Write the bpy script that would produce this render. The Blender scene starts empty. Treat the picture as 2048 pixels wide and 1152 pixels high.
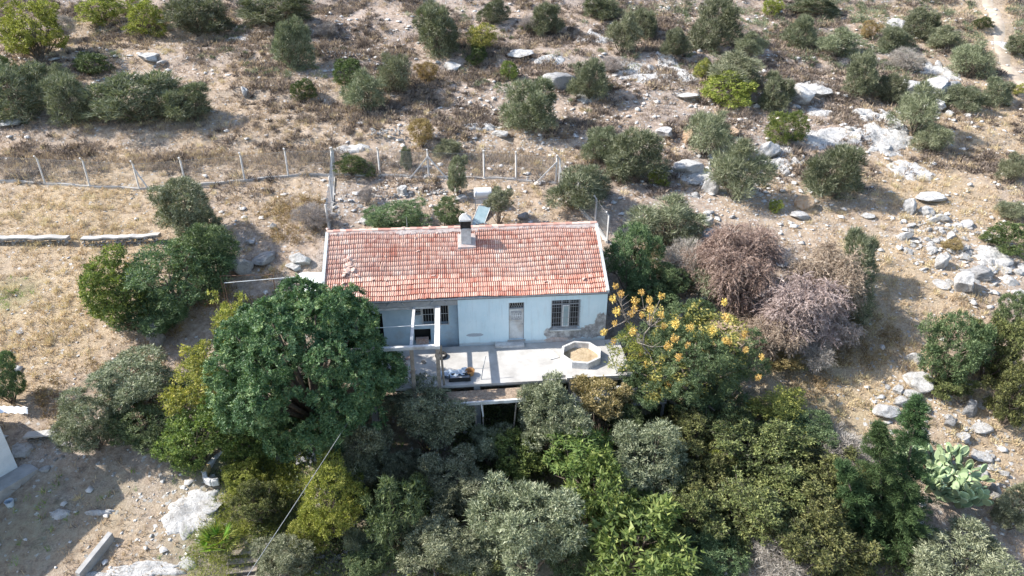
import bpy, math, random
import numpy as np
from mathutils import Vector, Matrix
R_ = math.radians
SC = bpy.context.scene
COL = SC.collection
rng = np.random.default_rng(7)
random.seed(7)

# ---------------------------------------------------------------- camera, light, exposure
H = 23.0; TH = R_(28.0); F = 1400.0
cam = bpy.data.cameras.new('camera'); camo = bpy.data.objects.new('camera', cam); COL.objects.link(camo)
camo.location = (0, 0, H); camo.rotation_euler = (math.pi/2 - TH, 0, 0)
cam.sensor_width = 36; cam.lens = 36*F/2048; cam.clip_end = 2000; SC.camera = camo
SUN_EL = R_(41); SUN_AZ = R_(-4)                 # sun stands to the left, a touch behind the wall's line
to_sun = Vector((-math.cos(SUN_AZ)*math.cos(SUN_EL), -math.sin(SUN_AZ)*math.cos(SUN_EL), math.sin(SUN_EL)))
w = bpy.data.worlds.new("World"); SC.world = w; w.use_nodes = True
nt = w.node_tree; sky = nt.nodes.new('ShaderNodeTexSky'); sky.sky_type = 'NISHITA'; sky.sun_disc = False
sky.sun_elevation = SUN_EL; sky.sun_rotation = math.atan2(to_sun.x, to_sun.y); sky.dust_density = 1.0
nt.links.new(sky.outputs[0], nt.nodes['Background'].inputs[0]); nt.nodes['Background'].inputs[1].default_value = 0.15
sl = bpy.data.lights.new('sun', 'SUN'); sl.energy = 4.4; sl.angle = R_(0.5); sl.color = (1, .955, .89)
so = bpy.data.objects.new('sun', sl); COL.objects.link(so); so.rotation_euler = to_sun.to_track_quat('Z', 'Y').to_euler()
SC.view_settings.view_transform = 'Standard'; SC.view_settings.look = 'None'; SC.view_settings.gamma = 1
SC.view_settings.use_curve_mapping = False; SC.view_settings.exposure = 1.08

# ---------------------------------------------------------------- noise and terrain
def _h(ix, iy, s):
    n = (ix*374761393 + iy*668265263 + s*144269) & 0xffffffff
    n = ((n ^ (n >> 13))*1274126177) & 0xffffffff
    return ((n ^ (n >> 16)) & 0xffff)/65535.0
def vn(x, y, s=0):
    x = np.asarray(x, float); y = np.asarray(y, float)
    ix = np.floor(x).astype(np.int64); iy = np.floor(y).astype(np.int64); fx = x-ix; fy = y-iy
    fx = fx*fx*(3-2*fx); fy = fy*fy*(3-2*fy)
    a = _h(ix, iy, s); b = _h(ix+1, iy, s); c = _h(ix, iy+1, s); d = _h(ix+1, iy+1, s)
    return (a*(1-fx)+b*fx)*(1-fy)+(c*(1-fx)+d*fx)*fy
def fbm(x, y, s=0, o=4):
    r = 0; a = .5
    for i in range(o): r = r+a*vn(x*2**i, y*2**i, s+i); a *= .5
    return r
GX = np.array([-400, -70, -30, -18, -12, 0, 8, 16, 30, 70, 400.])
GY = np.array([-200, 0, 15, 24, 30, 36, 41, 46, 50, 54, 60, 75, 95, 130, 180, 260, 500.])
far = [5.9, 9.6, 14.8, 24, 38, 60, 110]
Lc = [-30, -14, -8.5, -5.5, -3.4, -1.3, .5, 1.9, 3.0, 4.3]+far
Cc = [-30, -15, -9, -6, -4.2, -2.9, .2, 2.3, 3.65, 4.55]+far
Rc = [-30, -14, -8.5, -5.6, -3.4, -1.2, .8, 2.4, 3.4, 4.5]+far
GZ = np.array([Lc, Lc, Lc, Lc, [(a+b)/2 for a, b in zip(Lc, Cc)], Cc, Cc, Rc, Rc, Rc, Rc])
O = Vector((5.687, 36.512, 0)); PSI = R_(4.9)    # house frame: origin = foot of the wall's right corner on the terrace
U = Vector((math.cos(PSI), math.sin(PSI), 0)); N_ = Vector((-math.sin(PSI), math.cos(PSI), 0))
def sm(a, b, x):
    t = np.clip((x-a)/(b-a), 0, 1); return t*t*(3-2*t)
def height(x, y, detail=True):
    x = np.asarray(x, float); y = np.asarray(y, float)
    ix = np.clip(np.searchsorted(GX, x)-1, 0, len(GX)-2); iy = np.clip(np.searchsorted(GY, y)-1, 0, len(GY)-2)
    fx = np.clip((x-GX[ix])/(GX[ix+1]-GX[ix]), 0, 1); fy = np.clip((y-GY[iy])/(GY[iy+1]-GY[iy]), 0, 1)
    fx = fx*fx*(3-2*fx)
    z = (GZ[ix, iy]*(1-fy)+GZ[ix, iy+1]*fy)*(1-fx)+(GZ[ix+1, iy]*(1-fy)+GZ[ix+1, iy+1]*fy)*fx
    up = sm(55, 62, y)
    yy = y + 3*fbm(x*.03, y*.02, 3)                          # old terrace steps across the hill
    st = (yy/7.5)-np.floor(yy/7.5); z = z+up*(.75*sm(.0, .22, st)-.75*st)
    z = z+(fbm(x*.12, y*.12, 11, 3)-.44)*(.5+.9*up)
    # house platform
    lx = (x-O.x)*U.x+(y-O.y)*U.y; ly = (x-O.x)*N_.x+(y-O.y)*N_.y
    m = sm(-17.6, -16.9, lx)*(1-sm(.6, 1.2, lx))*sm(-1.2, .4, ly)*(1-sm(8.9, 9.7, ly))
    z = z*(1-m)+np.minimum(z, -.35)*m
    m = sm(-15, -14, lx)*(1-sm(.6, 2.2, lx))*sm(-6.5, -4.5, ly)*(1-sm(0, .3, ly))
    z = z*(1-m)+np.minimum(z, -3.0)*m
    if detail: z = z+(fbm(x*.9, y*.9, 21, 4)-.45)*.22
    return z
FW = np.array([0, math.cos(TH), -math.sin(TH)]); UPV = np.array([0, math.sin(TH), math.cos(TH)])
def ray(px, py): return FW+np.array([1, 0, 0])*(px-1024)/F-UPV*(py-576)/F     # camera depth = parameter
def at(px, py):
    r = ray(px, py); t = np.linspace(15, 260, 5000); P = np.array([0, 0, H])+t[:, None]*r
    g = height(P[:, 0], P[:, 1]); i = np.argmax(P[:, 2] <= g); p = P[i]
    return Vector((p[0], p[1], g[i]))
def atY(px, py, Y):
    r = ray(px, py); return Vector(r*(Y/r[1]))+Vector((0, 0, H))
def atz(px, py, z):
    r = ray(px, py); return Vector(r*((z-H)/r[2]))+Vector((0, 0, H))
def ppm(p): return F/(p[1]*FW[1]+(p[2]-H)*FW[2])
def gz(x, y): return float(height(x, y))
def place(cx, cy, w_, h_, trunk=0.):
    r = ray(cx, cy); t = np.linspace(20, 200, 4000); P = np.array([0, 0, H])+t[:, None]*r
    dep = math.atan2(-r[2], r[1]); rr = w_/2*t/F; hh = h_/2*t/F
    c = np.sqrt(np.maximum(hh**2-(rr*math.sin(dep))**2, (.45*rr)**2))/math.cos(dep)
    g = height(P[:, 0], P[:, 1]); i = np.argmax(P[:, 2]-c*.95-trunk <= g)
    return Vector((P[i, 0], P[i, 1], g[i])), rr[i], c[i]

# ---------------------------------------------------------------- materials
def mat(name):
    m = bpy.data.materials.new(name); m.use_nodes = True; n = m.node_tree
    return m, n, n.nodes['Principled BSDF']
def nd(n, t, **k):
    o = n.nodes.new(t)
    for a, v in k.items(): setattr(o, a, v)
    return o
def ramp(n, src, stops, interp='LINEAR'):
    r = nd(n, 'ShaderNodeValToRGB'); r.color_ramp.interpolation = interp; e = r.color_ramp.elements
    while len(e) < len(stops): e.new(.5)
    for q, (p, c) in zip(e, stops): q.position = p; q.color = (*c, 1) if len(c) == 3 else c
    n.links.new(src, r.inputs[0]); return r.outputs[0]
def noise(n, scale, detail=6, rough=.6, coord='Object', vec=None):
    t = nd(n, 'ShaderNodeTexNoise'); t.inputs['Scale'].default_value = scale; t.inputs['Detail'].default_value = detail
    t.inputs['Roughness'].default_value = rough
    if vec is None:
        c = nd(n, 'ShaderNodeTexCoord'); vec = c.outputs[coord]
    n.links.new(vec, t.inputs['Vector']); return t.outputs[0]
def mix(n, f, a, b, mode='MIX'):
    x = nd(n, 'ShaderNodeMix', data_type='RGBA', blend_type=mode)
    for s, v in ((0, f), (6, a), (7, b)):
        if isinstance(v, (int, float)): x.inputs[s].default_value = v
        elif isinstance(v, tuple): x.inputs[s].default_value = (*v, 1)
        else: n.links.new(v, x.inputs[s])
    return x.outputs[2]
def mth(n, op, a, b=0., clamp=False):
    x = nd(n, 'ShaderNodeMath', operation=op); x.use_clamp = clamp
    for s, v in ((0, a), (1, b)):
        if isinstance(v, (int, float)): x.inputs[s].default_value = v
        else: n.links.new(v, x.inputs[s])
    return x.outputs[0]
def bump(n, b, src, st=.5, d=.02):
    x = nd(n, 'ShaderNodeBump'); x.inputs['Strength'].default_value = st; x.inputs['Distance'].default_value = d
    n.links.new(src, x.inputs['Height']); n.links.new(x.outputs[0], b.inputs['Normal'])
def simple(name, c1, c2, scale=3, rough=.85, bs=.4, bd=.02, spec=.2, stain=None, metal=0, coord='Object'):
    m, n, b = mat(name); f = noise(n, scale, 8, .65, coord)
    c = ramp(n, f, [(.35, c1), (.65, c2)])
    if stain:
        g = noise(n, scale*.35, 6, .7, coord); c = mix(n, ramp(n, g, [(.5, (0, 0, 0)), (.68, (1, 1, 1))]), c, stain)
    n.links.new(c, b.inputs['Base Color']); b.inputs['Roughness'].default_value = rough
    b.inputs['Specular IOR Level'].default_value = spec; b.inputs['Metallic'].default_value = metal
    bump(n, b, noise(n, scale*6, 6, .7, coord), bs, bd); return m
def leafmat(name, stops, trans=.25, rough=.55, spec=.25, tcol=None, var=.25, gain=1.22):
    m, n, b = mat(name); a = nd(n, 'ShaderNodeAttribute', attribute_name='t')
    c = ramp(n, a.outputs['Fac'], stops)
    oi = nd(n, 'ShaderNodeObjectInfo')
    hs = nd(n, 'ShaderNodeHueSaturation'); n.links.new(c, hs.inputs['Color'])
    n.links.new(mth(n, 'ADD', mth(n, 'MULTIPLY', oi.outputs['Random'], var*2), gain-var), hs.inputs['Value'])
    n.links.new(mth(n, 'ADD', mth(n, 'MULTIPLY', oi.outputs['Random'], .03), .485), hs.inputs['Hue'])
    c = hs.outputs[0]
    n.links.new(c, b.inputs['Base Color']); b.inputs['Roughness'].default_value = rough
    b.inputs['Specular IOR Level'].default_value = spec
    tr = nd(n, 'ShaderNodeBsdfTranslucent'); n.links.new(mix(n, 1., c, tcol or (.9, 1, .5), 'MULTIPLY'), tr.inputs[0])
    ms = nd(n, 'ShaderNodeMixShader'); ms.inputs[0].default_value = trans
    n.links.new(b.outputs[0], ms.inputs[1]); n.links.new(tr.outputs[0], ms.inputs[2])
    n.links.new(ms.outputs[0], n.nodes['Material Output'].inputs[0]); return m

M = {}
M['concrete'] = simple('concrete', (.33, .315, .29), (.50, .48, .45), .8, stain=(.38, .36, .33))
M['conc_grey'] = simple('concrete_grey', (.26, .255, .245), (.36, .35, .335), 2)
M['conc_white'] = simple('concrete_whitewashed', (.46, .45, .43), (.64, .63, .60), 3, stain=(.34, .315, .29))
M['plaster_old'] = simple('plaster_old', (.4, .42, .41), (.58, .60, .59), 2, stain=(.3, .29, .27))
M['dark'] = simple('dark_inside', (.015, .015, .015), (.03, .028, .025), 3)  # near-black colour stands in for the unlit depth behind openings
M['near_black'] = simple('near_black', (.02, .02, .02), (.06, .055, .05), 4)  # plain near-black for roof deck, chimney opening, posts and shutters
M['metal_pale'] = simple('metal_pale_paint', (.52, .53, .52), (.64, .65, .64), 3, rough=.5, spec=.4, stain=(.42, .38, .34))
M['metal_grey'] = simple('metal_grey', (.25, .26, .27), (.36, .37, .38), 4, rough=.5, spec=.5)
M['rust'] = simple('rust', (.13, .07, .045), (.24, .15, .1), 6)
M['wood'] = simple('wood_weathered', (.2, .165, .13), (.34, .29, .24), 5)
M['white'] = simple('white_sheet', (.74, .74, .72), (.84, .84, .82), 3, rough=.4, spec=.4)
M['panel'] = simple('collector_glass', (.24, .34, .37), (.33, .43, .46), 2, rough=.3, spec=.6)  # pale blue base colour carries the reflected sky
M['rubber'] = simple('rubber', (.02, .02, .02), (.035, .035, .035), 9)
M['blue_plastic'] = simple('blue_plastic', (.38, .45, .52), (.5, .56, .62), 3, rough=.4, spec=.4)
M['orange'] = simple('orange_brown_thing', (.3, .15, .06), (.42, .24, .1), 5)
M['soil'] = simple('dry_soil', (.36, .27, .17), (.52, .42, .28), 8, bs=.8, bd=.05, stain=(.3, .22, .13))
M['debris'] = simple('leaf_litter', (.3, .21, .15), (.48, .38, .28), 14, bs=1, bd=.06, stain=(.22, .15, .11))
M['shade_wall'] = simple('neighbour_plaster', (.56, .6, .62), (.7, .73, .74), 1.5, stain=(.45, .45, .44))
M['bark'] = simple('bark', (.09, .07, .055), (.2, .165, .13), 8, bs=.8, bd=.03)
M['barkdry'] = simple('dry_twigs', (.2, .17, .14), (.36, .31, .27), 8)
M['cable'] = simple('cable_grey', (.3, .3, .3), (.4, .4, .39), 2)
M['clay'] = simple('clay_old', (.36, .2, .15), (.56, .44, .38), 9, stain=(.5, .46, .42))

def rockmat(name, a, b_, c_):
    m, n, b = mat(name); f = noise(n, 1.4, 10, .7); g = noise(n, 6, 8, .7)
    c = ramp(n, f, [(.38, a), (.5, b_), (.75, b_)]); c = mix(n, ramp(n, g, [(.52, (0, 0, 0)), (.66, (1, 1, 1))]), c, c_)
    v = nd(n, 'ShaderNodeTexVoronoi', feature='DISTANCE_TO_EDGE'); v.inputs['Scale'].default_value = 1.3
    tc = nd(n, 'ShaderNodeTexCoord'); n.links.new(mix(n, .25, tc.outputs['Object'], nd(n, 'ShaderNodeTexNoise').outputs['Color'] if 0 else tc.outputs['Object']), v.inputs['Vector'])
    n.links.new(c, b.inputs['Base Color']); b.inputs['Roughness'].default_value = .9; b.inputs['Specular IOR Level'].default_value = .15
    bump(n, b, mth(n, 'ADD', g, noise(n, 22, 6, .7)), .9, .15); return m
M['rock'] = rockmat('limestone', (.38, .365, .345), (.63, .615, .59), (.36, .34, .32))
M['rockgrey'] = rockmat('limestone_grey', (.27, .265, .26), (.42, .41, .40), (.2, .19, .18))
M['rockor'] = rockmat('limestone_orange', (.5, .30, .17), (.58, .42, .28), (.5, .45, .38))

# wall paint: worn pale blue with bare patches low under the window
def wallmat():
    m, n, b = mat('blue_wall_paint'); tc = nd(n, 'ShaderNodeTexCoord'); v = tc.outputs['Object']
    f = noise(n, .9, 8, .7); c = ramp(n, f, [(.3, (.55, .70, .745)), (.7, (.68, .79, .82))])
    c = mix(n, ramp(n, noise(n, 5, 8, .75), [(.6, (0, 0, 0)), (.72, (1, 1, 1))]), c, (.74, .78, .77))
    mp = nd(n, 'ShaderNodeMapping'); mp.inputs['Scale'].default_value = (5, 5, .55); n.links.new(v, mp.inputs[0]); c = mix(n, mth(n, 'MULTIPLY', ramp(n, noise(n, 1, 7, .7, vec=mp.outputs[0]), [(.52, (0, 0, 0)), (.7, (1, 1, 1))]), .45), c, (.46, .52, .53))
    c = mix(n, ramp(n, noise(n, 2.1, 9, .8), [(.62, (0, 0, 0)), (.66, (.6, .6, .6))]), c, (.44, .45, .44))
    sx = nd(n, 'ShaderNodeSeparateXYZ'); n.links.new(v, sx.inputs[0]); n1 = noise(n, 1.7, 8, .72)
    def ell(cx, cz, rx, rz, k=.8):
        a = mth(n, 'POWER', mth(n, 'ABSOLUTE', mth(n, 'DIVIDE', mth(n, 'SUBTRACT', sx.outputs[0], cx), rx)), 2)
        q = mth(n, 'POWER', mth(n, 'ABSOLUTE', mth(n, 'DIVIDE', mth(n, 'SUBTRACT', sx.outputs[2], cz), rz)), 2)
        d = mth(n, 'SUBTRACT', 1., mth(n, 'ADD', a, q)); d = mth(n, 'ADD', d, mth(n, 'MULTIPLY', mth(n, 'SUBTRACT', n1, .5), 3.4*k))
        return mth(n, 'MULTIPLY', d, 14, True)
    pat = mth(n, 'MAXIMUM', ell(-2.5, .6, 1.35, .5), ell(-.7, .65, 1.1, .5)); pat = mth(n, 'MAXIMUM', pat, ell(-.25, 1.2, .5, .7, 1.1))
    pc = ramp(n, noise(n, 2.3, 8, .75), [(.36, (.17, .165, .16)), (.5, (.33, .32, .31)), (.62, (.55, .55, .53))])
    c = mix(n, pat, c, pc)
    c = mix(n, ell(-3.0, .12, .75, .22, .7), c, ramp(n, noise(n, 4), [(.4, (.42, .3, .25)), (.6, (.56, .5, .46))]))
    c = mix(n, ell(-7.9, .75, .55, .12, .5), c, (.36, .4, .43))
    low = mth(n, 'MULTIPLY', mth(n, 'SUBTRACT', mth(n, 'ADD', .1, mth(n, 'MULTIPLY', n1, .3)), sx.outputs[2]), 9, True)
    c = mix(n, mth(n, 'MULTIPLY', low, .55), c, (.4, .37, .34))
    n.links.new(c, b.inputs['Base Color']); b.inputs['Roughness'].default_value = .9; b.inputs['Specular IOR Level'].default_value = .1
    bump(n, b, mth(n, 'SUBTRACT', noise(n, 9, 6, .7), mth(n, 'MULTIPLY', pat, .6)), .5, .02); return m
M['wall'] = wallmat()
def tilemat():
    m, n, b = mat('clay_roof_tile'); a = nd(n, 'ShaderNodeAttribute', attribute_name='t')
    c = ramp(n, a.outputs['Fac'], [(0, (.38, .13, .085)), (.3, (.48, .235, .17)), (.55, (.56, .33, .25)), (.75, (.62, .40, .31)), (.9, (.66, .49, .39)), (1, (.68, .57, .49))])
    f = noise(n, 4, 8, .75); f2 = noise(n, .45, 6, .7)
    f = mth(n, 'ADD', mth(n, 'MULTIPLY', f, .6), mth(n, 'MULTIPLY', f2, .5))
    c = mix(n, ramp(n, f, [(.5, (0, 0, 0)), (.72, (.55, .55, .55))]), c, (.58, .46, .41))
    n.links.new(c, b.inputs['Base Color']); b.inputs['Roughness'].default_value = .75; b.inputs['Specular IOR Level'].default_value = .3
    bump(n, b, noise(n, 40, 5, .7), .4, .008); return m
M['tile'] = tilemat()
M['mortar'] = simple('ridge_mortar', (.40, .34, .31), (.58, .50, .46), 5, stain=(.46, .27, .22), bs=.8, bd=.05)

def groundmat():
    m, n, b = mat('hillside_ground'); tc = nd(n, 'ShaderNodeTexCoord'); v = tc.outputs['Object']
    at_ = nd(n, 'ShaderNodeVertexColor', layer_name='mask'); sp = nd(n, 'ShaderNodeSeparateColor'); n.links.new(at_.outputs[0], sp.inputs[0])
    n1 = noise(n, .35, 8, .7); n2 = noise(n, 2.2, 8, .75); n3 = noise(n, 9, 8, .8); n4 = noise(n, 1.1, 9, .75)
    c = ramp(n, n2, [(.3, (.15, .105, .082)), (.44, (.33, .25, .19)), (.56, (.47, .375, .30)), (.72, (.62, .54, .455))])
    c = mix(n, ramp(n, n1, [(.45, (0, 0, 0)), (.62, (1, 1, 1))]), c, ramp(n, n3, [(.35, (.19, .155, .135)), (.5, (.37, .31, .27)), (.65, (.56, .49, .435))]))
    st = ramp(n, n3, [(.3, (.24, .17, .10)), (.48, (.44, .335, .21)), (.64, (.64, .525, .36))])
    fs = mth(n, 'MULTIPLY', sp.outputs[0], ramp(n, n4, [(.3, (.35,)*3), (.55, (1, 1, 1))]), True)
    c = mix(n, fs, c, st)
    vo = nd(n, 'ShaderNodeTexVoronoi'); vo.inputs['Scale'].default_value = 3.2; vo.inputs['Randomness'].default_value = 1
    wv = nd(n, 'ShaderNodeVectorMath', operation='ADD'); nn = nd(n, 'ShaderNodeTexNoise'); nn.inputs['Scale'].default_value = 6
    n.links.new(v, nn.inputs['Vector']); sc_ = nd(n, 'ShaderNodeVectorMath', operation='SCALE'); sc_.inputs['Scale'].default_value = .25
    n.links.new(nn.outputs['Color'], sc_.inputs[0]); n.links.new(v, wv.inputs[0]); n.links.new(sc_.outputs[0], wv.inputs[1]); n.links.new(wv.outputs[0], vo.inputs['Vector'])
    sep = nd(n, 'ShaderNodeSeparateColor'); n.links.new(vo.outputs['Color'], sep.inputs[0])
    peb = mth(n, 'MULTIPLY', mth(n, 'LESS_THAN', sep.outputs[0], mth(n, 'ADD', mth(n, 'MULTIPLY', sp.outputs[1], .75), .1)), mth(n, 'LESS_THAN', vo.outputs['Distance'], .36))
    c = mix(n, peb, c, ramp(n, sep.outputs[1], [(0, (.36, .34, .31)), (1, (.62, .6, .57))]))
    n5 = noise(n, .9, 10, .8); c = mix(n, ramp(n, n5, [(.34, (.75,)*3), (.47, (0, 0, 0))]), c, (.13, .10, .085))
    c = mix(n, mth(n, 'MULTIPLY', sp.outputs[2], ramp(n, n2, [(.35, (.2,)*3), (.6, (1, 1, 1))])), c, ramp(n, n3, [(.35, (.08, .11, .035)), (.65, (.19, .21, .085))]))
    n.links.new(c, b.inputs['Base Color']); b.inputs['Roughness'].default_value = .95; b.inputs['Specular IOR Level'].default_value = .1
    bump(n, b, mth(n, 'ADD', mth(n, 'ADD', n3, mth(n, 'MULTIPLY', n2, 1.5)), mth(n, 'MULTIPLY', peb, .5)), .9, .12); return m
M['ground'] = groundmat()

G = lambda a, b, c: [(0, a), (.55, b), (1, c)]
M['lf_olive'] = leafmat('leaf_olive', G((.06, .07, .04), (.165, .18, .105), (.35, .355, .235)), .15, .5, .35, var=.18)
M['lf_maquis'] = leafmat('leaf_maquis', G((.06, .072, .045), (.14, .152, .092), (.27, .27, .185)), .2, .55, var=.22)
M['lf_mastic'] = leafmat('leaf_mastic', G((.035, .055, .02), (.075, .1, .035), (.14, .16, .06)), .2, .5, var=.2)
M['lf_bright'] = leafmat('leaf_bright_green', G((.06, .09, .03), (.13, .175, .05), (.28, .31, .10)), .35, .5, var=.15)
M['lf_lime'] = leafmat('leaf_lime', G((.10, .12, .03), (.22, .245, .05), (.4, .4, .11)), .3, .6, var=.15)
M['lf_yellow'] = leafmat('leaf_yellow', G((.10, .12, .04), (.24, .24, .065), (.46, .40, .12)), .3, .6, var=.15)
M['lf_brown'] = leafmat('leaf_autumn_brown', G((.13, .085, .04), (.26, .19, .09), (.4, .31, .15)), .3, .6, var=.1)
M['lf_orange'] = leafmat('leaf_orange', G((.12, .10, .05), (.27, .2, .10), (.45, .35, .2)), .3, .6, var=.05)
M['lf_carob'] = leafmat('leaf_carob', G((.018, .038, .016), (.065, .11, .045), (.27, .32, .15)), .2, .5, .3, var=.05, gain=1.6)
M['lf_bramble'] = leafmat('leaf_bramble', G((.05, .05, .028), (.105, .125, .045), (.235, .24, .09)), .25, .55, var=.2)
M['lf_grey'] = leafmat('twig_grey', G((.16, .14, .12), (.27, .24, .215), (.4, .37, .33)), .1, .8, .1, (1, 1, 1), var=.2)
M['lf_dead'] = leafmat('dead_frond', G((.14, .10, .08), (.35, .265, .205), (.52, .415, .33)), .15, .8, .1, (1, .9, .8), var=.08, gain=1.05)
M['lf_mauve'] = leafmat('dead_frond_mauve', G((.2, .155, .14), (.42, .34, .30), (.58, .49, .44)), .15, .8, .1, (1, .9, .85), var=.05, gain=1.05)
M['lf_conifer'] = leafmat('leaf_conifer', G((.02, .042, .016), (.045, .08, .03), (.09, .135, .05)), .12, .6, var=.1)
M['lf_green'] = leafmat('leaf_mid_green', G((.04, .065, .035), (.095, .135, .06), (.2, .245, .12)), .25, .5, var=.15)
M['lf_cactus'] = leafmat('cactus_pad', G((.13, .17, .09), (.2, .26, .14), (.3, .36, .2)), 0, .5, var=.2)
M['flower'] = leafmat('flower_gold', G((.42, .27, .07), (.6, .43, .12), (.72, .58, .24)), .3, .6, .1, (1, .9, .5), var=.15)
M['straw'] = leafmat('dry_grass', [(0, (.10, .082, .072)), (.2, (.23, .19, .165)), (.4, (.37, .30, .24)), (.62, (.52, .41, .26)), (1, (.70, .58, .38))], .25, .8, .1, (1, .95, .8), var=0, gain=1)
M['greengrass'] = leafmat('green_grass', G((.08, .16, .02), (.16, .29, .04), (.32, .38, .1)), .35, .6, var=.1)
M['pebble'] = simple('stone_small', (.42, .40, .37), (.62, .6, .57), 1.5, coord='Object')

# ---------------------------------------------------------------- object helpers
def tag(o, label=None, cat=None, group=None, kind=None):
    if label: o['label'] = label
    if cat: o['category'] = cat
    if group: o['group'] = group
    if kind: o['kind'] = kind
    return o
def empty(name, loc, rz=0, label=None, cat=None, group=None):
    o = bpy.data.objects.new(name, None); COL.objects.link(o); o.location = loc; o.rotation_euler = (0, 0, rz)
    o.empty_display_size = .2; return tag(o, label, cat, group)
def link(name, me, parent=None, loc=(0, 0, 0), rot=(0, 0, 0), scale=(1, 1, 1)):
    o = bpy.data.objects.new(name, me); COL.objects.link(o); o.parent = parent
    o.location = loc; o.rotation_euler = rot; o.scale = scale; return o
def mesh_np(name, V, Fc, m, t=None, smooth=False):
    V = np.asarray(V, np.float32); Fc = np.asarray(Fc, np.int32); k = Fc.shape[1]
    me = bpy.data.meshes.new(name); me.vertices.add(len(V)); me.vertices.foreach_set('co', V.ravel())
    me.loops.add(Fc.size); me.loops.foreach_set('vertex_index', Fc.ravel())
    me.polygons.add(len(Fc)); me.polygons.foreach_set('loop_start', np.arange(len(Fc), dtype=np.int32)*k)
    if smooth: me.polygons.foreach_set('use_smooth', np.ones(len(Fc), bool))
    if t is not None:
        a = me.attributes.new('t', 'FLOAT', 'POINT'); a.data.foreach_set('value', np.asarray(t, np.float32))
    me.materials.append(m); me.update(); me.validate() if k == 0 else None
    return me
class MB:
    def __init__(s): s.v = []; s.f = []
    def add(s, vs, fs):
        b = len(s.v); s.v += [tuple(x) for x in vs]; s.f += [tuple(b+i for i in f) for f in fs]; return s
    def box(s, x0, x1, y0, y1, z0, z1):
        return s.add([(x0, y0, z0), (x1, y0, z0), (x1, y1, z0), (x0, y1, z0), (x0, y0, z1), (x1, y0, z1), (x1, y1, z1), (x0, y1, z1)],
            [(0, 3, 2, 1), (4, 5, 6, 7), (0, 1, 5, 4), (1, 2, 6, 5), (2, 3, 7, 6), (3, 0, 4, 7)])
    def bar(s, a, b, w_, h_=None, n=4):
        a = Vector(a); b = Vector(b); h_ = h_ or w_; d = (b-a).normalized()
        up = Vector((0, 0, 1)) if abs(d.z) < .9 else Vector((0, 1, 0)); x = d.cross(up).normalized(); y = x.cross(d).normalized()
        vs = []
        for p in (a, b):
            for k in range(n):
                an = 2*math.pi*(k+.5)/n; q = 1.4142 if n == 4 else 1
                vs.append(p+x*math.cos(an)*w_/2*q+y*math.sin(an)*h_/2*q)
        return s.add(vs, [tuple(range(n))[::-1], tuple(range(n, 2*n))]+[(k, (k+1) % n, n+(k+1) % n, n+k) for k in range(n)])
    def tube(s, pts, rad, n=6):
        pts = [Vector(p) for p in pts]; m = len(pts); rad = rad if hasattr(rad, '__len__') else [rad]*m; vs = []
        for i, p in enumerate(pts):
            d = (pts[min(i+1, m-1)]-pts[max(i-1, 0)]).normalized(); up = Vector((0, 0, 1)) if abs(d.z) < .9 else Vector((0, 1, 0))
            x = d.cross(up).normalized(); y = x.cross(d)
            vs += [p+(x*math.cos(2*math.pi*k/n)+y*math.sin(2*math.pi*k/n))*rad[i] for k in range(n)]
        fs = [(i*n+k, i*n+(k+1) % n, (i+1)*n+(k+1) % n, (i+1)*n+k) for i in range(m-1) for k in range(n)]
        return s.add(vs, fs+[tuple(range(n))[::-1], tuple(range((m-1)*n, m*n))])
    def prism(s, poly, z0, z1):
        n = len(poly); return s.add([(x, y, z0) for x, y in poly]+[(x, y, z1) for x, y in poly],
            [tuple(range(n))[::-1], tuple(range(n, 2*n))]+[(k, (k+1) % n, n+(k+1) % n, n+k) for k in range(n)])
    def mesh(s, name, m, bev=0, smooth=False):
        me = bpy.data.meshes.new(name); me.from_pydata(s.v, [], s.f); me.materials.append(m)
        if bev:
            import bmesh; bm = bmesh.new(); bm.from_mesh(me)
            bmesh.ops.bevel(bm, geom=bm.edges[:], offset=bev, segments=1, affect='EDGES', profile=.5); bm.to_mesh(me); bm.free()
        if smooth: me.polygons.foreach_set('use_smooth', [True]*len(me.polygons))
        me.update(); return me
    def build(s, name, m, parent=None, bev=0, smooth=False, **k): return link(name, s.mesh(name, m, bev, smooth), parent, **k)
def disp(me, amp, sc_, seed=0):
    n = len(me.vertices); co = np.empty(n*3, np.float32); me.vertices.foreach_get('co', co); co = co.reshape(-1, 3)
    for k in range(3): co[:, k] += (fbm(co[:, (k+1) % 3]*sc_+5, co[:, (k+2) % 3]*sc_+co[:, k]*sc_*.7+9, seed+k, 3)-.44)*amp
    me.vertices.foreach_set('co', co.ravel()); me.update()

# ---------------------------------------------------------------- ground
def axis(a, b, step, lo, hi):
    c = list(np.arange(a, b, step)); s = step; x = c[-1]
    while x < hi: s *= 1.25; x += s; c.append(x)
    s = step; x = c[0]
    while x > lo: s *= 1.25; x -= s; c.insert(0, x)
    return np.array(c)
ax = axis(-48, 52, .3, -420, 420); ay = axis(20, 62, .3, -180, 63)
ay = np.concatenate([ay[ay < 61.9], axis(62, 112, .4, 61, 520)]); ay = np.unique(np.round(ay[(ay < 61.9) | (ay >= 62)], 4))
XX, YY = np.meshgrid(ax, ay); ZZ = height(XX, YY); nx, ny = len(ax), len(ay)
idx = np.arange(nx*ny).reshape(ny, nx); Q = np.stack([idx[:-1, :-1], idx[:-1, 1:], idx[1:, 1:], idx[1:, :-1]], -1).reshape(-1, 4)
gm = mesh_np('ground', np.stack([XX, YY, ZZ], -1).reshape(-1, 3), Q, M['ground'], smooth=True)
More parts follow.
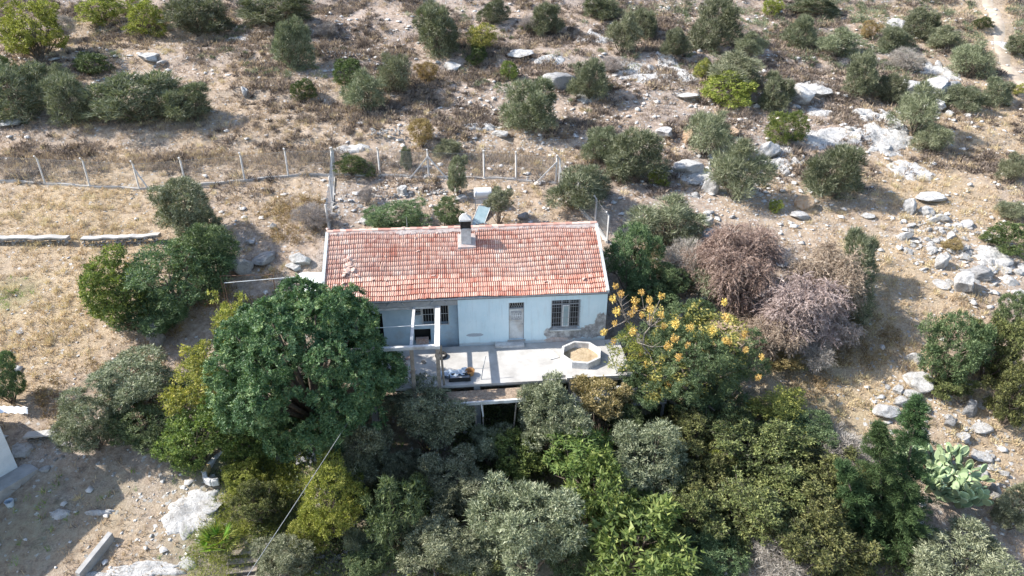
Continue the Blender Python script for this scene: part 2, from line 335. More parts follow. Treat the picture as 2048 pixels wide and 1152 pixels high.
# what covers the ground: straw, stones, green; splats (photo x, y of the middle, radius in metres, amount)
SP_STRAW = [(150, 420, 9, .9), (60, 640, 8, 1), (140, 560, 7, .9), (250, 440, 6, .8), (560, 400, 5, .5), (1700, 740, 6, 1), (1790, 560, 6, .9), (1870, 400, 7, .8), (1600, 420, 6, .5), (1950, 250, 9, .7),
            (2000, 60, 14, .6), (1000, 410, 6, .4), (1980, 860, 5, .8), (1760, 680, 5, 1), (1700, 640, 4, 1), (1640, 770, 4, .9), (480, 270, 14, .45), (200, 90, 12, .4), (1060, 330, 9, .35), (270, 1060, 3, .5), (120, 750, 4, .5), (1920, 560, 5, .3)]
SP_STONE = [(1920, 500, 4.5, 1), (1900, 470, 4, .6), (1000, 255, 9, .8), (900, 260, 6, .7), (700, 120, 8, .5), (1400, 330, 6, .6), (1330, 160, 6, .6), (700, 400, 2.2, .8), (850, 380, 3.5, .6), (1000, 430, 4, .5),
            (1500, 400, 7, .7), (1700, 230, 7, .6), (1850, 170, 8, .5), (280, 120, 5, .5), (1900, 880, 4, .6), (380, 1010, 2.4, .8), (650, 915, 2, .8), (1800, 770, 3, .5), (150, 895, 2, .5), (640, 1110, 3, .5), (1500, 280, 6, .6)]
SP_GREEN = [(440, 900, 2.5, .9), (560, 930, 2.6, .8), (1000, 860, 3, 1), (560, 1040, 3, .8), (430, 1090, 2.5, .5), (60, 1060, 3, .45), (200, 990, 2, .35), (1300, 960, 7, .7), (1550, 950, 6, .6), (800, 980, 6, .6), (1000, 1050, 7, .6), (20, 590, 1.6, .8)]
def splats(S, x, y):
    m = np.zeros_like(x)
    for px, py, r, a in S:
        p = at(px, py); m = np.maximum(m, a*np.exp(-(((x-p.x)**2+(y-p.y)**2)/(r*r))**1.3))
    return m
def masks(x, y):
    s = splats(SP_STRAW, x, y); st = splats(SP_STONE, x, y); g = splats(SP_GREEN, x, y)
    s = np.clip(s+.22*(fbm(x*.15, y*.15, 40)-.3), 0, 1); st = np.clip(st*(.5+fbm(x*.4, y*.4, 44))+.1*fbm(x*.1, y*.1, 41), 0, 1)
    return s, st, g
PATH = [(1975, -10), (1990, 30), (1998, 65), (2003, 105), (2025, 145), (2055, 175)]
PP = [at(max(p[0], 0), max(p[1], 1)) for p in PATH]
def pathdist(x, y):
    d = np.full_like(x, 1e9)
    for a, b in zip(PP[:-1], PP[1:]):
        dx, dy = b.x-a.x, b.y-a.y; t = np.clip(((x-a.x)*dx+(y-a.y)*dy)/(dx*dx+dy*dy), 0, 1)
        d = np.minimum(d, np.hypot(x-a.x-t*dx, y-a.y-t*dy))
    return d
ms = masks(XX.ravel(), YY.ravel()); colr = np.ones((nx*ny, 4), np.float32)
for k in range(3): colr[:, k] = ms[k]
ca = gm.color_attributes.new('mask', 'FLOAT_COLOR', 'POINT'); ca.data.foreach_set('color', colr.ravel())
tag(link('ground', gm), kind='structure')
# worn foot path up on the right
def sheet_path(pts, wd, name, m, lift=.05):
    P = []; n = 0; f = []
    den = []
    for a, b in zip(pts[:-1], pts[1:]):
        for i in range(12): den.append(a.lerp(b, i/12))
    for i, p in enumerate(den):
        q = den[min(i+1, len(den)-1)]-den[max(i-1, 0)]; s = Vector((-q.y, q.x, 0)).normalized()
        for j in range(5):
            ww = wd*(.8+.5*float(vn(i*.4, 3, 5))); v = p+s*(j/4-.5)*ww; P.append((v.x, v.y, gz(v.x, v.y)+(lift if 0 < j < 4 else -.12)))
        if i: f += [((i-1)*5+j, (i-1)*5+j+1, i*5+j+1, i*5+j) for j in range(4)]
    return mesh_np(name, P, f, m, smooth=True)
M['pathm'] = simple('path_dust', (.38, .31, .24), (.5, .42, .33), 1.2, bs=.7, bd=.06, stain=(.34, .27, .2))
tag(link('path', sheet_path(PP, 1.7, 'path', M['pathm'])), kind='structure')

# ---------------------------------------------------------------- foliage generators (unit crowns: radius 1, z 0..2)
def unit(v): return v/np.maximum(np.linalg.norm(v, axis=-1, keepdims=True), 1e-9)
def leaves(P, D, L, W, r):
    n = len(P); s = unit(np.cross(D, r.normal(size=(n, 3)))); L = np.broadcast_to(L, n)[:, None]; W = np.broadcast_to(W, n)[:, None]
    V = np.empty((n, 3, 3)); V[:, 0] = P-s*W*.5; V[:, 1] = P+s*W*.5+D*L*.15; V[:, 2] = P+D*L*1.05
    return V
def lobes(r, n, spread=.5, size=(.36, .55)):
    c = unit(r.normal(size=(n, 3)))*(r.random((n, 1))**.5)*spread; c[:, 2] = c[:, 2]*.9
    c[0] = 0; R = r.uniform(*size, n); R[0] = max(.62, size[1]); k = (1-R)/np.maximum(np.linalg.norm(c, axis=1), 1e-6)
    c *= np.maximum(np.minimum(k, 1.9), 0)[:, None] if n > 1 else 1
    c = np.nan_to_num(c); c[:, 2] += 1; return c, R
def surf(r, n, C, R, zmin=.04, inner=.8, jit=.1):
    p = R**2/np.sum(R**2); out = []; nrm = []; tot = 0
    while tot < n:
        k = r.choice(len(R), n*2, p=p); d = unit(r.normal(size=(n*2, 3))); rad = R[k][:, None]*(1-np.abs(r.normal(0, jit, (n*2, 1))))
        q = C[k]+d*rad; dd = np.linalg.norm(q[:, None]-C[None], axis=2)/R[None]; dd[np.arange(n*2), k] = 9
        ok = (dd.min(1) > inner) & (q[:, 2] > zmin); out.append(q[ok]); nrm.append(d[ok]); tot += ok.sum()
    return np.concatenate(out)[:n], np.concatenate(nrm)[:n]
def crown(name, m, seed, nl=9, nc=260, per=26, L=.09, W=.03, cr=.1, up=.3, rnd=.7, spread=.5, size=(.34, .5), zmin=.04, jit=.12, squash=.75, tvar=.22, skirt=0.):
    r = np.random.default_rng(seed); C, R = lobes(r, nl, spread, size); A, Nn = surf(r, nc, C, R, zmin, .78, jit)
    bt = np.clip(r.normal(.5, .2, nc), 0, 1); cs = r.uniform(.6, 1.35, nc)
    i = np.repeat(np.arange(nc), per); n = len(i); off = unit(r.normal(size=(n, 3)))*(r.random((n, 1))**.5)*cr*cs[i][:, None]
    off[:, 2] *= squash
    P = A[i]+off; D = unit(Nn[i]*.5+r.normal(size=(n, 3))*rnd+unit(off+1e-6)*.5+np.array([0, 0, up])); V = leaves(P, D, r.uniform(.6, 1.2, n)*L, r.uniform(.7, 1.2, n)*W, r)
    t = np.clip(bt[i]+r.normal(0, tvar, n), 0, 1)
    if skirt: q = np.clip(1.1-P[:, 2], 0, 1.1); sh = P*np.stack([skirt*q, skirt*q, 0*q], 1)-np.stack([0*q, 0*q, .22*q], 1); V += sh[:, None]
    return mesh_np(name, V.reshape(-1, 3), np.arange(n*3).reshape(-1, 3), m, np.repeat(t, 3)), C, R
def stems(name, m, C, seed, rad=.035, n=None, base=.0):
    r = np.random.default_rng(seed); b = MB(); n = n or len(C)
    for c in C[:n]:
        p0 = Vector((r.normal(0, .06), r.normal(0, .06), -.1)); p3 = Vector(c); mid = p0.lerp(p3, .5)+Vector(r.normal(0, .06, 3))
        b.tube([p0, mid, p3], [rad, rad*.7, rad*.3], 5)
        for k in range(3):
            q = mid.lerp(p3, .6)+Vector(unit(r.normal(size=3))*.33); b.tube([mid.lerp(p3, r.uniform(.1, .8)), q], [rad*.4, rad*.12], 4)
    return b.mesh(name, m)
def strands(name, m, seed, C, R, n, seg=5, L=.42, W=.016, droop=.55, side=3, jit=.15, zmin=.02, out=.7, twig=True):
    """hanging or upright thin sprays, each a ribbon with side twigs"""
    r = np.random.default_rng(seed); A, Nn = surf(r, n, C, R, zmin, .75, jit); tb = np.clip(r.normal(.5, .25, n), 0, 1)
    P = A-Nn*.05; D = unit(Nn*out+r.normal(size=(n, 3))*.35+np.array([0, 0, .2])); Vs = []; T = []; l = r.uniform(.6, 1.3, (n, 1))*L/seg
    for s_ in range(seg):
        Pn = P+D*l; sd = unit(np.cross(D, r.normal(size=(n, 3)))); wd = W*1.3*(1-s_/(seg+1)); V = np.empty((n, 3, 3))
        V[:, 0] = P-sd*wd/2; V[:, 1] = P+sd*wd/2; V[:, 2] = Pn+D*l*.2; Vs.append(V); T.append(tb)
        for _ in range(side):
            Dd = unit(D*.8+r.normal(size=(n, 3))*.55); q = P+D*l*r.random((n, 1)); Vs.append(leaves(q, Dd, r.uniform(.5, 1, n)*l[:, 0]*1.3, W*.8, r)); T.append(np.clip(tb+r.normal(0, .15, n), 0, 1))
        P = Pn; D = unit(D+np.array([0, 0, -droop])+r.normal(size=(n, 3))*.12)
    V = np.concatenate(Vs); t = np.concatenate(T)
    return mesh_np(name, V.reshape(-1, 3), np.arange(len(V)*3).reshape(-1, 3), m, np.repeat(t, 3))

KN = {}   # kind -> (object name, category, [(foliage mesh, stems mesh)])
def proto(kind, name, cat, k, m, bark='bark', srad=.03, **kw):
    L_ = []
    for i in range(k):
        fm, C, R = crown(name+'_foliage', M[m], hash_(kind)+i*17, **kw); L_.append((fm, stems(name+'_stems', M[bark], C, i+5, srad)))
    KN[kind] = (name, cat, L_)
def hash_(s): return sum(ord(c)*(i+3) for i, c in enumerate(s))
proto('maq', 'wild_olive_bush', 'bush', 4, 'lf_maquis', nl=16, nc=520, per=26, L=.16, W=.026, cr=.12, up=.6, rnd=.5, spread=.6, size=(.22, .42), jit=.2, skirt=.55)
proto('mas', 'mastic_bush', 'bush', 2, 'lf_mastic', nl=12, nc=420, per=24, L=.075, W=.045, cr=.1, up=.3, spread=.55, size=(.3, .45), skirt=.55)
proto('gry', 'grey_green_bush', 'bush', 2, 'lf_olive', nl=15, nc=430, per=24, L=.17, W=.022, cr=.14, up=.55, rnd=.5, spread=.6, size=(.2, .38), jit=.28, skirt=.6)
proto('lim', 'yellow_green_bush', 'bush', 2, 'lf_lime', nl=12, nc=380, per=24, L=.08, W=.04, cr=.1, spread=.6, size=(.25, .42), skirt=.5)
proto('yel', 'yellow_leaved_bush', 'bush', 2, 'lf_yellow', nl=10, nc=280, per=22, L=.09, W=.04, cr=.11, size=(.26, .42), jit=.2)
proto('brn', 'brown_leaved_bush', 'bush', 2, 'lf_brown', nl=10, nc=330, per=22, L=.08, W=.035, cr=.11, size=(.26, .42), jit=.2)
proto('brt', 'bright_green_bush', 'bush', 2, 'lf_bright', nl=11, nc=420, per=24, L=.10, W=.035, cr=.11, up=.4, size=(.28, .44), skirt=.5)
proto('twg', 'dry_twiggy_bush', 'bush', 2, 'lf_grey', bark='barkdry', nl=9, nc=260, per=30, L=.2, W=.012, cr=.14, up=.5, rnd=.5, size=(.25, .42), jit=.25)
proto('OLV', 'olive_tree', 'tree', 4, 'lf_olive', nl=16, nc=900, per=30, L=.075, W=.02, cr=.085, up=.35, spread=.6, size=(.22, .38), jit=.16)
proto('GRN', 'green_leafy_shrub', 'bush', 2, 'lf_green', nl=15, nc=800, per=26, L=.065, W=.024, cr=.08, spread=.6, size=(.22, .38), jit=.16)
proto('BRM', 'bramble_thicket', 'bush', 3, 'lf_bramble', nl=26, nc=900, per=26, L=.055, W=.034, cr=.075, up=.3, spread=.85, size=(.1, .26), jit=.3, tvar=.3)
proto('LIM', 'lime_green_shrub', 'bush', 2, 'lf_lime', nl=15, nc=750, per=24, L=.055, W=.03, cr=.075, spread=.65, size=(.2, .36), jit=.16)
proto('BRT', 'broad_leaved_tree', 'tree', 3, 'lf_bright', nl=16, nc=330, per=13, L=.13, W=.055, cr=.1, up=.2, rnd=.8, spread=.7, size=(.18, .34), jit=.2)
proto('LAU', 'laurel_shrub', 'bush', 1, 'lf_green', nl=14, nc=380, per=14, L=.14, W=.04, cr=.09, up=.1, rnd=.8, spread=.65, size=(.22, .36), jit=.15)
proto('IVY', 'leafy_thicket', 'bush', 2, 'lf_bright', nl=14, nc=700, per=18, L=.06, W=.04, cr=.085, spread=.7, size=(.2, .34), jit=.2)
proto('ORG', 'orange_leaved_shrub', 'bush', 1, 'lf_orange', nl=14, nc=650, per=24, L=.07, W=.05, cr=.09, spread=.6, size=(.2, .36), jit=.2)
proto('YVN', 'autumn_vine', 'vine', 2, 'lf_yellow', nl=14, nc=380, per=22, L=.06, W=.04, cr=.1, spread=.7, size=(.16, .32), jit=.3)

def plant(kind, cx, cy, w_, h_, label, trunk=0., var=None, rz=None, group=None, sx=1.):
    name, cat, L_ = KN[kind]; p, r, c = place(cx, cy, w_, h_, trunk)
    k = plant.n = getattr(plant, 'n', 0)+1; wob = .16 if group else .06; a1, a2, a3 = 1+wob*math.sin(k*1.7), 1+wob*math.sin(k*2.9+1), 1+wob*.7*math.sin(k*4.1+2)
    fm, st = L_[(k if var is None else var) % len(L_)]
    e = empty(name, p-Vector((0, 0, .05)), rz if rz is not None else (k*2.399) % 6.283, label, cat, group)
    link('foliage' if cat != 'tree' else 'crown', fm, e, (0, 0, trunk), rot=(.1*wob*6*math.sin(k*3.3), .1*wob*6*math.cos(k*2.2), 0), scale=(r*1.1*a1, r*1.1*a2, c*1.08*a3))
    s = link('stems' if cat != 'tree' else 'trunk', st, e, scale=(r, r, c+trunk*.7)); return e, r, c

HB = 'bushes scattered over the dry hillside'
HILL = [
('LIM',62,50,150,135,'large bright yellow-green bush filling the top left corner of the hill'),
('lim',203,14,98,60,'bright green bush cut by the top edge right of the corner bush'),
('lim',286,40,96,66,'round yellow-green bush on the hilltop just left of a dark rounded bush'),
('maq',388,28,106,80,'dark rounded bush at the top edge with a blue-grey shadow to its right'),
('maq',560,18,142,52,'low wide dull green bush along the top edge above the lone round bush'),
('maq',583,94,78,90,'lone round olive bush casting a long shadow over pale rubble'),
('mas',177,126,86,50,'low dark mound-shaped mastic bush beside a pale rock pile'),
('mas',0,125,44,38,'small dark bush cut by the left edge of the hillside'),
('maq',32,182,124,104,'broad dark bush on the left edge behind the small grey ones'),
('gry',118,148,58,48,'small pale grey bush tucked behind the round left bush'),
('maq',133,200,92,96,'round grey-green bush second from the left in the row over the grass'),
('maq',272,198,150,98,'widest dark bush in the middle of the left hillside row'),
('maq',380,200,94,88,'grey-green bush ending the left hillside row, shadow on its right'),
('mas',605,181,54,46,'small deep green bush alone on open brown grass'),
('mas',692,147,60,54,'deep green bush joined to the left of a grey-green pair'),
('gry',729,180,78,92,'grey-green bush with a long dark shadow over brown grass'),
('gry',794,146,74,82,'pale green bush in the clump left of the tall dark bush'),
('brn',857,142,60,48,'small dull brown bush between the clump and the tall dark bush'),
('maq',868,54,90,112,'tallest dark bush at the top, just left of the yellow one'),
('yel',962,78,76,56,'golden yellow bush glowing on the upper hillside'),
('mas',957,110,52,34,'low dark bush right under the golden yellow bush'),
('maq',988,20,56,52,'green bush at the top edge above the golden yellow bush'),
('brt',1020,139,40,38,'small vivid green round bush beside pale rock slabs'),
('maq',1093,35,54,64,'upright oval bush near the top edge left of a bare pale slab'),
('maq',1200,12,86,44,'wide dull bush cut by the top edge above the pale slab'),
('gry',1245,73,64,68,'grey feathery bush right of the pale slab near the top'),
('maq',1284,46,52,56,'dark small bush behind the grey feathery bush near the top'),
('maq',1180,155,70,90,'tall olive bush right of the rounded grey boulder'),
('maq',1060,212,114,96,'big round dark olive bush alone in the middle of the hillside'),
('maq',1200,284,68,74,'left bush of the round green pair above the fenced yard corner'),
('maq',1273,306,104,102,'right and larger bush of the round green pair above the yard corner'),
('brn',842,265,76,64,'orange-brown bush next to the white rubble above the fence'),
('gry',896,293,54,46,'small grey-green bush at the foot of the orange-brown bush'),
('mas',705,330,68,48,'dark green bush just behind the fence left of the first tall post'),
('maq',811,320,20,42,'narrow dark upright bush behind the fence'),
('maq',1353,80,64,66,'dark green bush left of the tall pointed one on the upper right'),
('maq',1430,46,76,104,'tall pointed bush, the highest of the upper right thicket'),
('gry',1500,92,56,46,'small pale bush leaning on the tall pointed one'),
('lim',1545,12,52,36,'yellow-green small bush at the top edge of the right hillside'),
('maq',1603,62,68,62,'round deep green bush in the open of the upper right'),
('maq',1632,12,84,40,'dark bush on the top edge above the round deep green one'),
('gry',1680,83,78,60,'grey bush right of the round deep green one, upper right'),
('brn',1743,60,52,34,'small olive-brown bush in the upper right thicket'),
('maq',1792,76,58,48,'dull green bush beside a tilted pale slab, upper right'),
('maq',1842,42,72,64,'dark bush behind the tilted pale slab near the top right'),
('gry',1890,78,60,42,'pale green low bush left of the large feathery bush by the path'),
('gry',1945,117,90,76,'large feathery grey-green bush left of the foot path'),
('mas',1966,45,36,28,'small round bush at the left border of the foot path'),
('maq',2036,90,48,40,'dark bush right of the foot path at the frame edge'),
('gry',1473,140,110,70,'broad grey-green bush above the low olive-yellow mound'),
('yel',1405,135,44,48,'yellow bush squeezed left of the broad grey-green bush'),
('lim',1452,178,112,38,'low spreading olive-yellow mound under the broad grey bush'),
('maq',1553,178,72,76,'round dark bush beside white rock outcrops, right of the low mound'),
('brt',1579,248,70,76,'fresh green upright bush between white rock slabs'),
('maq',1722,152,74,74,'left bush of the dark pair beside the jagged white rocks'),
('maq',1780,172,52,66,'right bush of the dark pair beside the jagged white rocks'),
('twg',1815,122,80,48,'brown-grey half dry bush above the jagged white rocks'),
('gry',1838,225,92,92,'sprawling grey bush below the jagged white rocks'),
('gry',1866,270,62,70,'grey bush at the lower end of the sprawling one'),
('maq',1930,195,64,52,'dark low bush right of the jagged white rocks'),
('maq',1990,183,52,50,'small dark bush nearest the bend of the foot path'),
('yel',2036,178,34,30,'tiny yellowish bush at the right frame edge by the path'),
('gry',1415,268,82,98,'upper bush of the grey-green pair with orange stones beside it'),
('gry',1475,345,106,116,'lower bush of the grey-green pair above bare red earth'),
('maq',1680,335,112,126,'large rounded bush below the long white rock ledge'),
('gry',2030,340,56,56,'pale grey bush at the right frame edge on straw slope'),
('lim',1318,353,40,38,'small yellow-green bush at the foot of the big round pair'),
('gry',1335,440,134,116,'big olive-grey bush right of the fenced yard'),
('maq',1712,524,78,112,'dark upright bush behind the dead brown thicket'),
('mas',2018,476,84,70,'dark bush at the right frame edge above the rubble spill'),
('gry',2026,418,64,46,'grey bush at the right frame edge over the straw slope'),
('brn',1908,490,46,28,'low brown bush sitting in the middle of the rubble spill'),
('lim',1552,410,40,28,'tiny mustard coloured bush next to the orange boulder'),
('twg',625,428,78,70,'bare grey twiggy shrub left of the yard fence'),
('twg',730,395,40,36,'bare dark twiggy shrub in the corner of the yard'),
('twg',1225,125,60,40,'small dead twiggy shrub on the upper slope right of the tall bush'),
('twg',650,60,60,36,'dead mauve-grey shrub at the top between two green bushes'),
('twg',1060,45,44,30,'dead grey shrub left of the oval bush near the top'),
('twg',130,50,60,56,'dead grey shrub right of the corner bush'),
]
for k, cx, cy, w_, h_, lb in HILL:
    plant(k, cx, cy+h_*.03, w_*.96, h_*.95, lb, group=HB)
NEAR = [
('gry',1440,560,90,90,.0,'pale green shrub growing through the left of the dead thicket'),
('gry',1700,590,70,90,.0,'grey-green shrub on the shaded right flank of the dead thicket'),
('GRN',1300,590,90,80,.4,'deep green shrub between the house corner and the dead thicket'),
('BRM',1700,990,120,110,.0,'bramble right beside the conifers, lower slope'),
('BRM',1410,960,130,110,.3,'olive-brown bramble left of the central bramble mass'),
('BRM',1560,1060,150,110,.1,'olive bramble low on the slope between two larger ones'),
('BRM',1370,1030,110,110,.3,'dim bramble beside the bright leafy tree'),
('GRN',1590,860,120,60,.0,'low dark green scrub on top of the bramble slope'),
('LIM',1440,930,70,70,.4,'small yellow-green sapling lit on the bramble slope'),
('OLV',985,885,90,90,.5,'small olive in the shade right under the lean-to'),
('OLV',800,930,90,90,.4,'small silver olive between the two in front of the house'),
('OLV',960,1090,130,120,.6,'silver olive low at the bottom, left of the largest one'),
('GRN',1130,1110,120,90,.6,'dark leafy shrub at the bottom edge right of the largest olive'),
('LIM',620,1060,80,80,.2,'yellow-green low shrub beside the overhead cable'),
('GRN',690,960,70,80,.5,'deep green shrub behind the yellow-green tree'),
('BRM',840,1010,80,90,.3,'olive undergrowth right of the laurel'),
('YVN',1560,820,120,60,.0,'yellowish scrub on top of the bramble slope'),
('LIM',480,950,80,50,.0,'bright weedy shrub filling the broken trough'),
('maq',1160,378,96,72,0,'dark green spreading bush just outside the slanting yard fence'),
('GRN',800,430,122,62,.2,'wide grey-green bush right behind the roof ridge inside the yard'),
('GRN',893,428,58,58,.3,'small bush behind the chimney inside the yard'),
('OLV',997,392,56,50,1.1,'little olive tree with a bare trunk beside the solar heater'),
('OLV',914,340,50,84,.3,'thin pale olive growing through the back fence'),
('GRN',1262,512,110,140,.4,'dark green tree crowding the right end of the house'),
('twg',1375,520,90,84,.0,'pinkish dead shrub between the dark tree and the dead thicket'),
('GRN',1900,690,110,160,0,'tall grey-green shrub in the mixed thicket at the right edge'),
('BRM',1990,700,100,130,0,'brown and olive bramble in the middle of the right edge thicket'),
('BRM',2030,790,90,120,0,'reddish tinged bramble at the right edge below the thicket'),
('GRN',2035,640,70,90,0,'green shrub at the right frame edge over the rubble spill'),
('BRM',1905,770,80,60,0,'low olive bramble fringe under the right edge thicket'),
('IVY',248,588,134,140,.0,'bright green willow-leaved shrub, left lobe of the big left clump'),
('GRN',338,548,180,160,.0,'mid green middle part of the big left clump beside the stone wall'),
('GRN',420,500,116,116,.2,'dark green right lobe of the big left clump below the grey tree'),
('GRN',300,625,120,70,.0,'low dark shrub hanging under the big left clump'),
('OLV',372,405,140,150,.4,'grey half bare tree rising behind the big left clump to the fence'),
('OLV',262,752,150,124,.5,'grey-green olive tree left of the yellow vine, upper of two'),
('OLV',180,830,130,130,.4,'feathery pale olive at the left, lower of two and nearest the wall'),
('GRN',290,850,120,100,.2,'dark shaded shrub between the two left olives and the ivy'),
('GRN',8,760,60,90,.0,'dark bush cut by the left edge above the white building'),
('YVN',465,655,90,130,.3,'yellow-green climbing vine with bare sticks left of the big dark tree'),
('YVN',400,770,130,140,.4,'yellow and brown autumn thicket on the left flank of the big dark tree'),
('IVY',395,870,150,130,.0,'glossy green ivy mound spilling down to the stony yard'),
('IVY',480,890,90,60,.0,'small green ivy patch at the foot of the big dark tree'),
('OLV',853,815,160,150,1.2,'silver olive tree in front of the terrace, left of the lean-to posts'),
('OLV',722,895,120,140,.9,'dark silver olive under the right flank of the big dark tree'),
('OLV',905,955,150,140,.9,'silvery olive tree below the shaded lean-to'),
('OLV',1105,828,140,160,1.2,'dark olive tree rising over the terrace edge in the middle'),
('ORG',1200,795,100,92,1.9,'orange-leaved shrub in front of the arched panel'),
('OLV',1292,905,160,160,.9,'palest silver-green olive tree right of the bright leafy tree'),
('OLV',1060,1040,220,220,1.0,'largest silver olive tree at the bottom middle'),
('OLV',870,1080,150,140,.8,'soft grey olive tree at the bottom left of the largest one'),
('BRT',1165,905,130,90,1.8,'sunlit leafy branches above the silver olives, upper crown'),
('BRT',1205,985,130,130,1.4,'bright leafy crown between the two silver olives'),
('BRT',1262,1095,210,130,1.2,'bright glossy leaved tree at the bottom edge'),
('GRN',1350,1110,110,90,.6,'shaded green tree behind the glossy one at the bottom edge'),
('IVY',1035,905,110,70,.8,'glossy low foliage between the olives under the lean-to'),
('LIM',662,995,132,146,.6,'yellow-green dense tree crossed by the overhead cable'),
('LAU',795,1025,100,140,.6,'laurel-like shrub with pointed light green leaves'),
('OLV',565,1105,116,110,.4,'grey-green olive at the bottom, under the overhead cable'),
('gry',708,1080,40,46,.2,'tiny silver shrub between the yellow-green tree and the laurel'),
('BRM',520,1010,90,90,.0,'weedy olive-green undergrowth left of the yellow-green tree'),
('GRN',745,1120,80,60,.0,'dark undergrowth at the bottom edge under the laurel'),
('BRM',940,1130,130,60,.0,'olive-yellow undergrowth at the bottom edge under the largest olive'),
('BRM',1400,870,130,110,.3,'rusty brown top of the bramble slope below the flowering tree'),
('BRM',1520,905,180,120,.2,'wide olive bramble on the upper bramble slope'),
('BRM',1635,955,170,140,.2,'bramble mass left of the dark conifer'),
('BRM',1500,1025,190,140,.2,'central bramble mass of the lower right slope'),
('BRM',1625,1085,190,120,.2,'bramble with dead grey canes at the bottom edge left of the conifer'),
('GRN',1450,1110,120,90,.2,'dark green shrub at the bottom edge between olive and bramble'),
('twg',1570,1120,120,60,.2,'dead grey canes over the brambles at the bottom edge'),
('twg',1690,900,110,50,.0,'pinkish dead canes behind the dark conifer'),
('twg',1630,715,80,70,.0,'bare grey bush under the mauve dead thicket'),
('brn',1570,720,70,50,.0,'tan dead-leaved bush left of the bare grey bush'),
('OLV',1905,1125,200,90,.0,'feathery grey-green bush along the bottom right edge'),
('OLV',2035,1000,90,110,.2,'dark olive bush cut by the right edge near the bottom'),
('twg',600,610,70,40,.3,'thin bare twigs under the metal pipe frame'),
('GRN',1350,560,80,70,.3,'dim green shrub behind the flowering tree'),
('GRN',1255,845,70,90,.8,'green shrub in front of the stair railing'),
]
for k, cx, cy, w_, h_, tr, lb in NEAR: plant(k, cx, cy+(8 if k == 'OLV' else 0), w_*(1.06 if k == 'OLV' else 1.16), h_*(.98 if k == 'OLV' else 1.14), lb, tr)

# big dark carob-like tree: rosettes of leaf sprays
def rosette_tree(name, m, cx, cy, w_, h_, label, seed, nros, trunk, rs=.2, nf=8, nlf=5, lobn=26, cat='tree', flowers=0, gaps=None, lw=.055, lsize=(.16, .28), core=0.):
    p, r, c = place(cx, cy, w_, h_, trunk); g = np.random.default_rng(seed); C, R = lobes(g, lobn, .72, lsize)
    if core: R[0] = core; u = unit(C-[0, 0, 1]+1e-6); C[1:] = np.array([0, 0, 1])+(u*(1-R[:, None]*.9))[1:]
    S = np.array([r, r, c]); A, Nn = surf(g, nros, C, R, .05, .8, .1); A = A*S+np.array([0, 0, trunk]); Nn = unit(Nn/S)
    n = nros*nf; i = np.repeat(np.arange(nros), nf); ph = np.tile(np.arange(nf)*2*np.pi/nf, nros)+g.random(n)*.9; tb = np.clip(g.normal(.45, .2, nros), 0, 1)
    ax_ = unit(Nn+g.normal(size=(nros, 3))*.3+np.array([0, 0, .35])); e1 = unit(np.cross(ax_, [0.3, .1, 1])); e2 = np.cross(ax_, e1)
    tilt = g.uniform(.25, 1.15, n)[:, None]; FD = unit((e1[i]*np.cos(ph)[:, None]+e2[i]*np.sin(ph)[:, None])*tilt+ax_[i]*(1.15-tilt*.7)); L = g.uniform(.7, 1.25, n)*rs
    Vs = []; T = []
    for k in range(nlf):
        f = (k+1)/nlf; q = A[i]+FD*(L*f)[:, None]; q[:, 2] -= .12*L*f*f
        sd = unit(np.cross(FD, ax_[i])); 
        for sgn in (-1, 1):
            D = unit(FD*.55+sd*sgn+g.normal(size=(n, 3))*.2); Vs.append(leaves(q, D, L*.42*(1.2-f*.5), lw, g)); T.append(np.clip(tb[i]*.8+g.normal(0, .1, n)+.35*(1-f)-.02, 0, 1))
    V = np.concatenate(Vs); t = np.concatenate(T)
    e = empty(name, p, 0, label, cat); link('crown', mesh_np('crown', V.reshape(-1, 3), np.arange(len(V)*3).reshape(-1, 3), M[m], np.repeat(t, 3)), e)
    b = MB(); b.tube([(0, 0, -.3), (.1, .1, trunk*.6), (0, 0, trunk+c*.4)], [r*.07, r*.055, r*.045], 8)
    for q in C: 
        q3 = q*S+np.array([0, 0, trunk]); b.tube([(0, 0, trunk+c*.2), (q3[0]*.5, q3[1]*.5, (trunk+c*.3+q3[2])/2), tuple(q3)], [r*.035, r*.022, r*.008], 5)
    b.build('trunk', M['bark'], e, smooth=True); return e, p, r, c, C, R, S, trunk
rosette_tree('carob_tree', 'lf_carob', 618, 740, 372, 352, 'huge dark green round tree hiding the left end of the house', 3, 2700, 1.0, .34, 9, 5, 46, lsize=(.13, .22), lw=.07, core=.84)
FT = rosette_tree('flowering_tree', 'lf_green', 1385, 728, 310, 240, 'green feathery tree with golden flower heads right of the terrace', 9, 1000, 1.0, .34, 7, 5, 30, lsize=(.13, .24), lw=.05)
rosette_tree('feathery_sapling', 'lf_green', 1395, 625, 70, 60, 'fresh green feathery crown peeking above the flowering tree', 19, 90, 3.0, .3, 7, 6, 5)

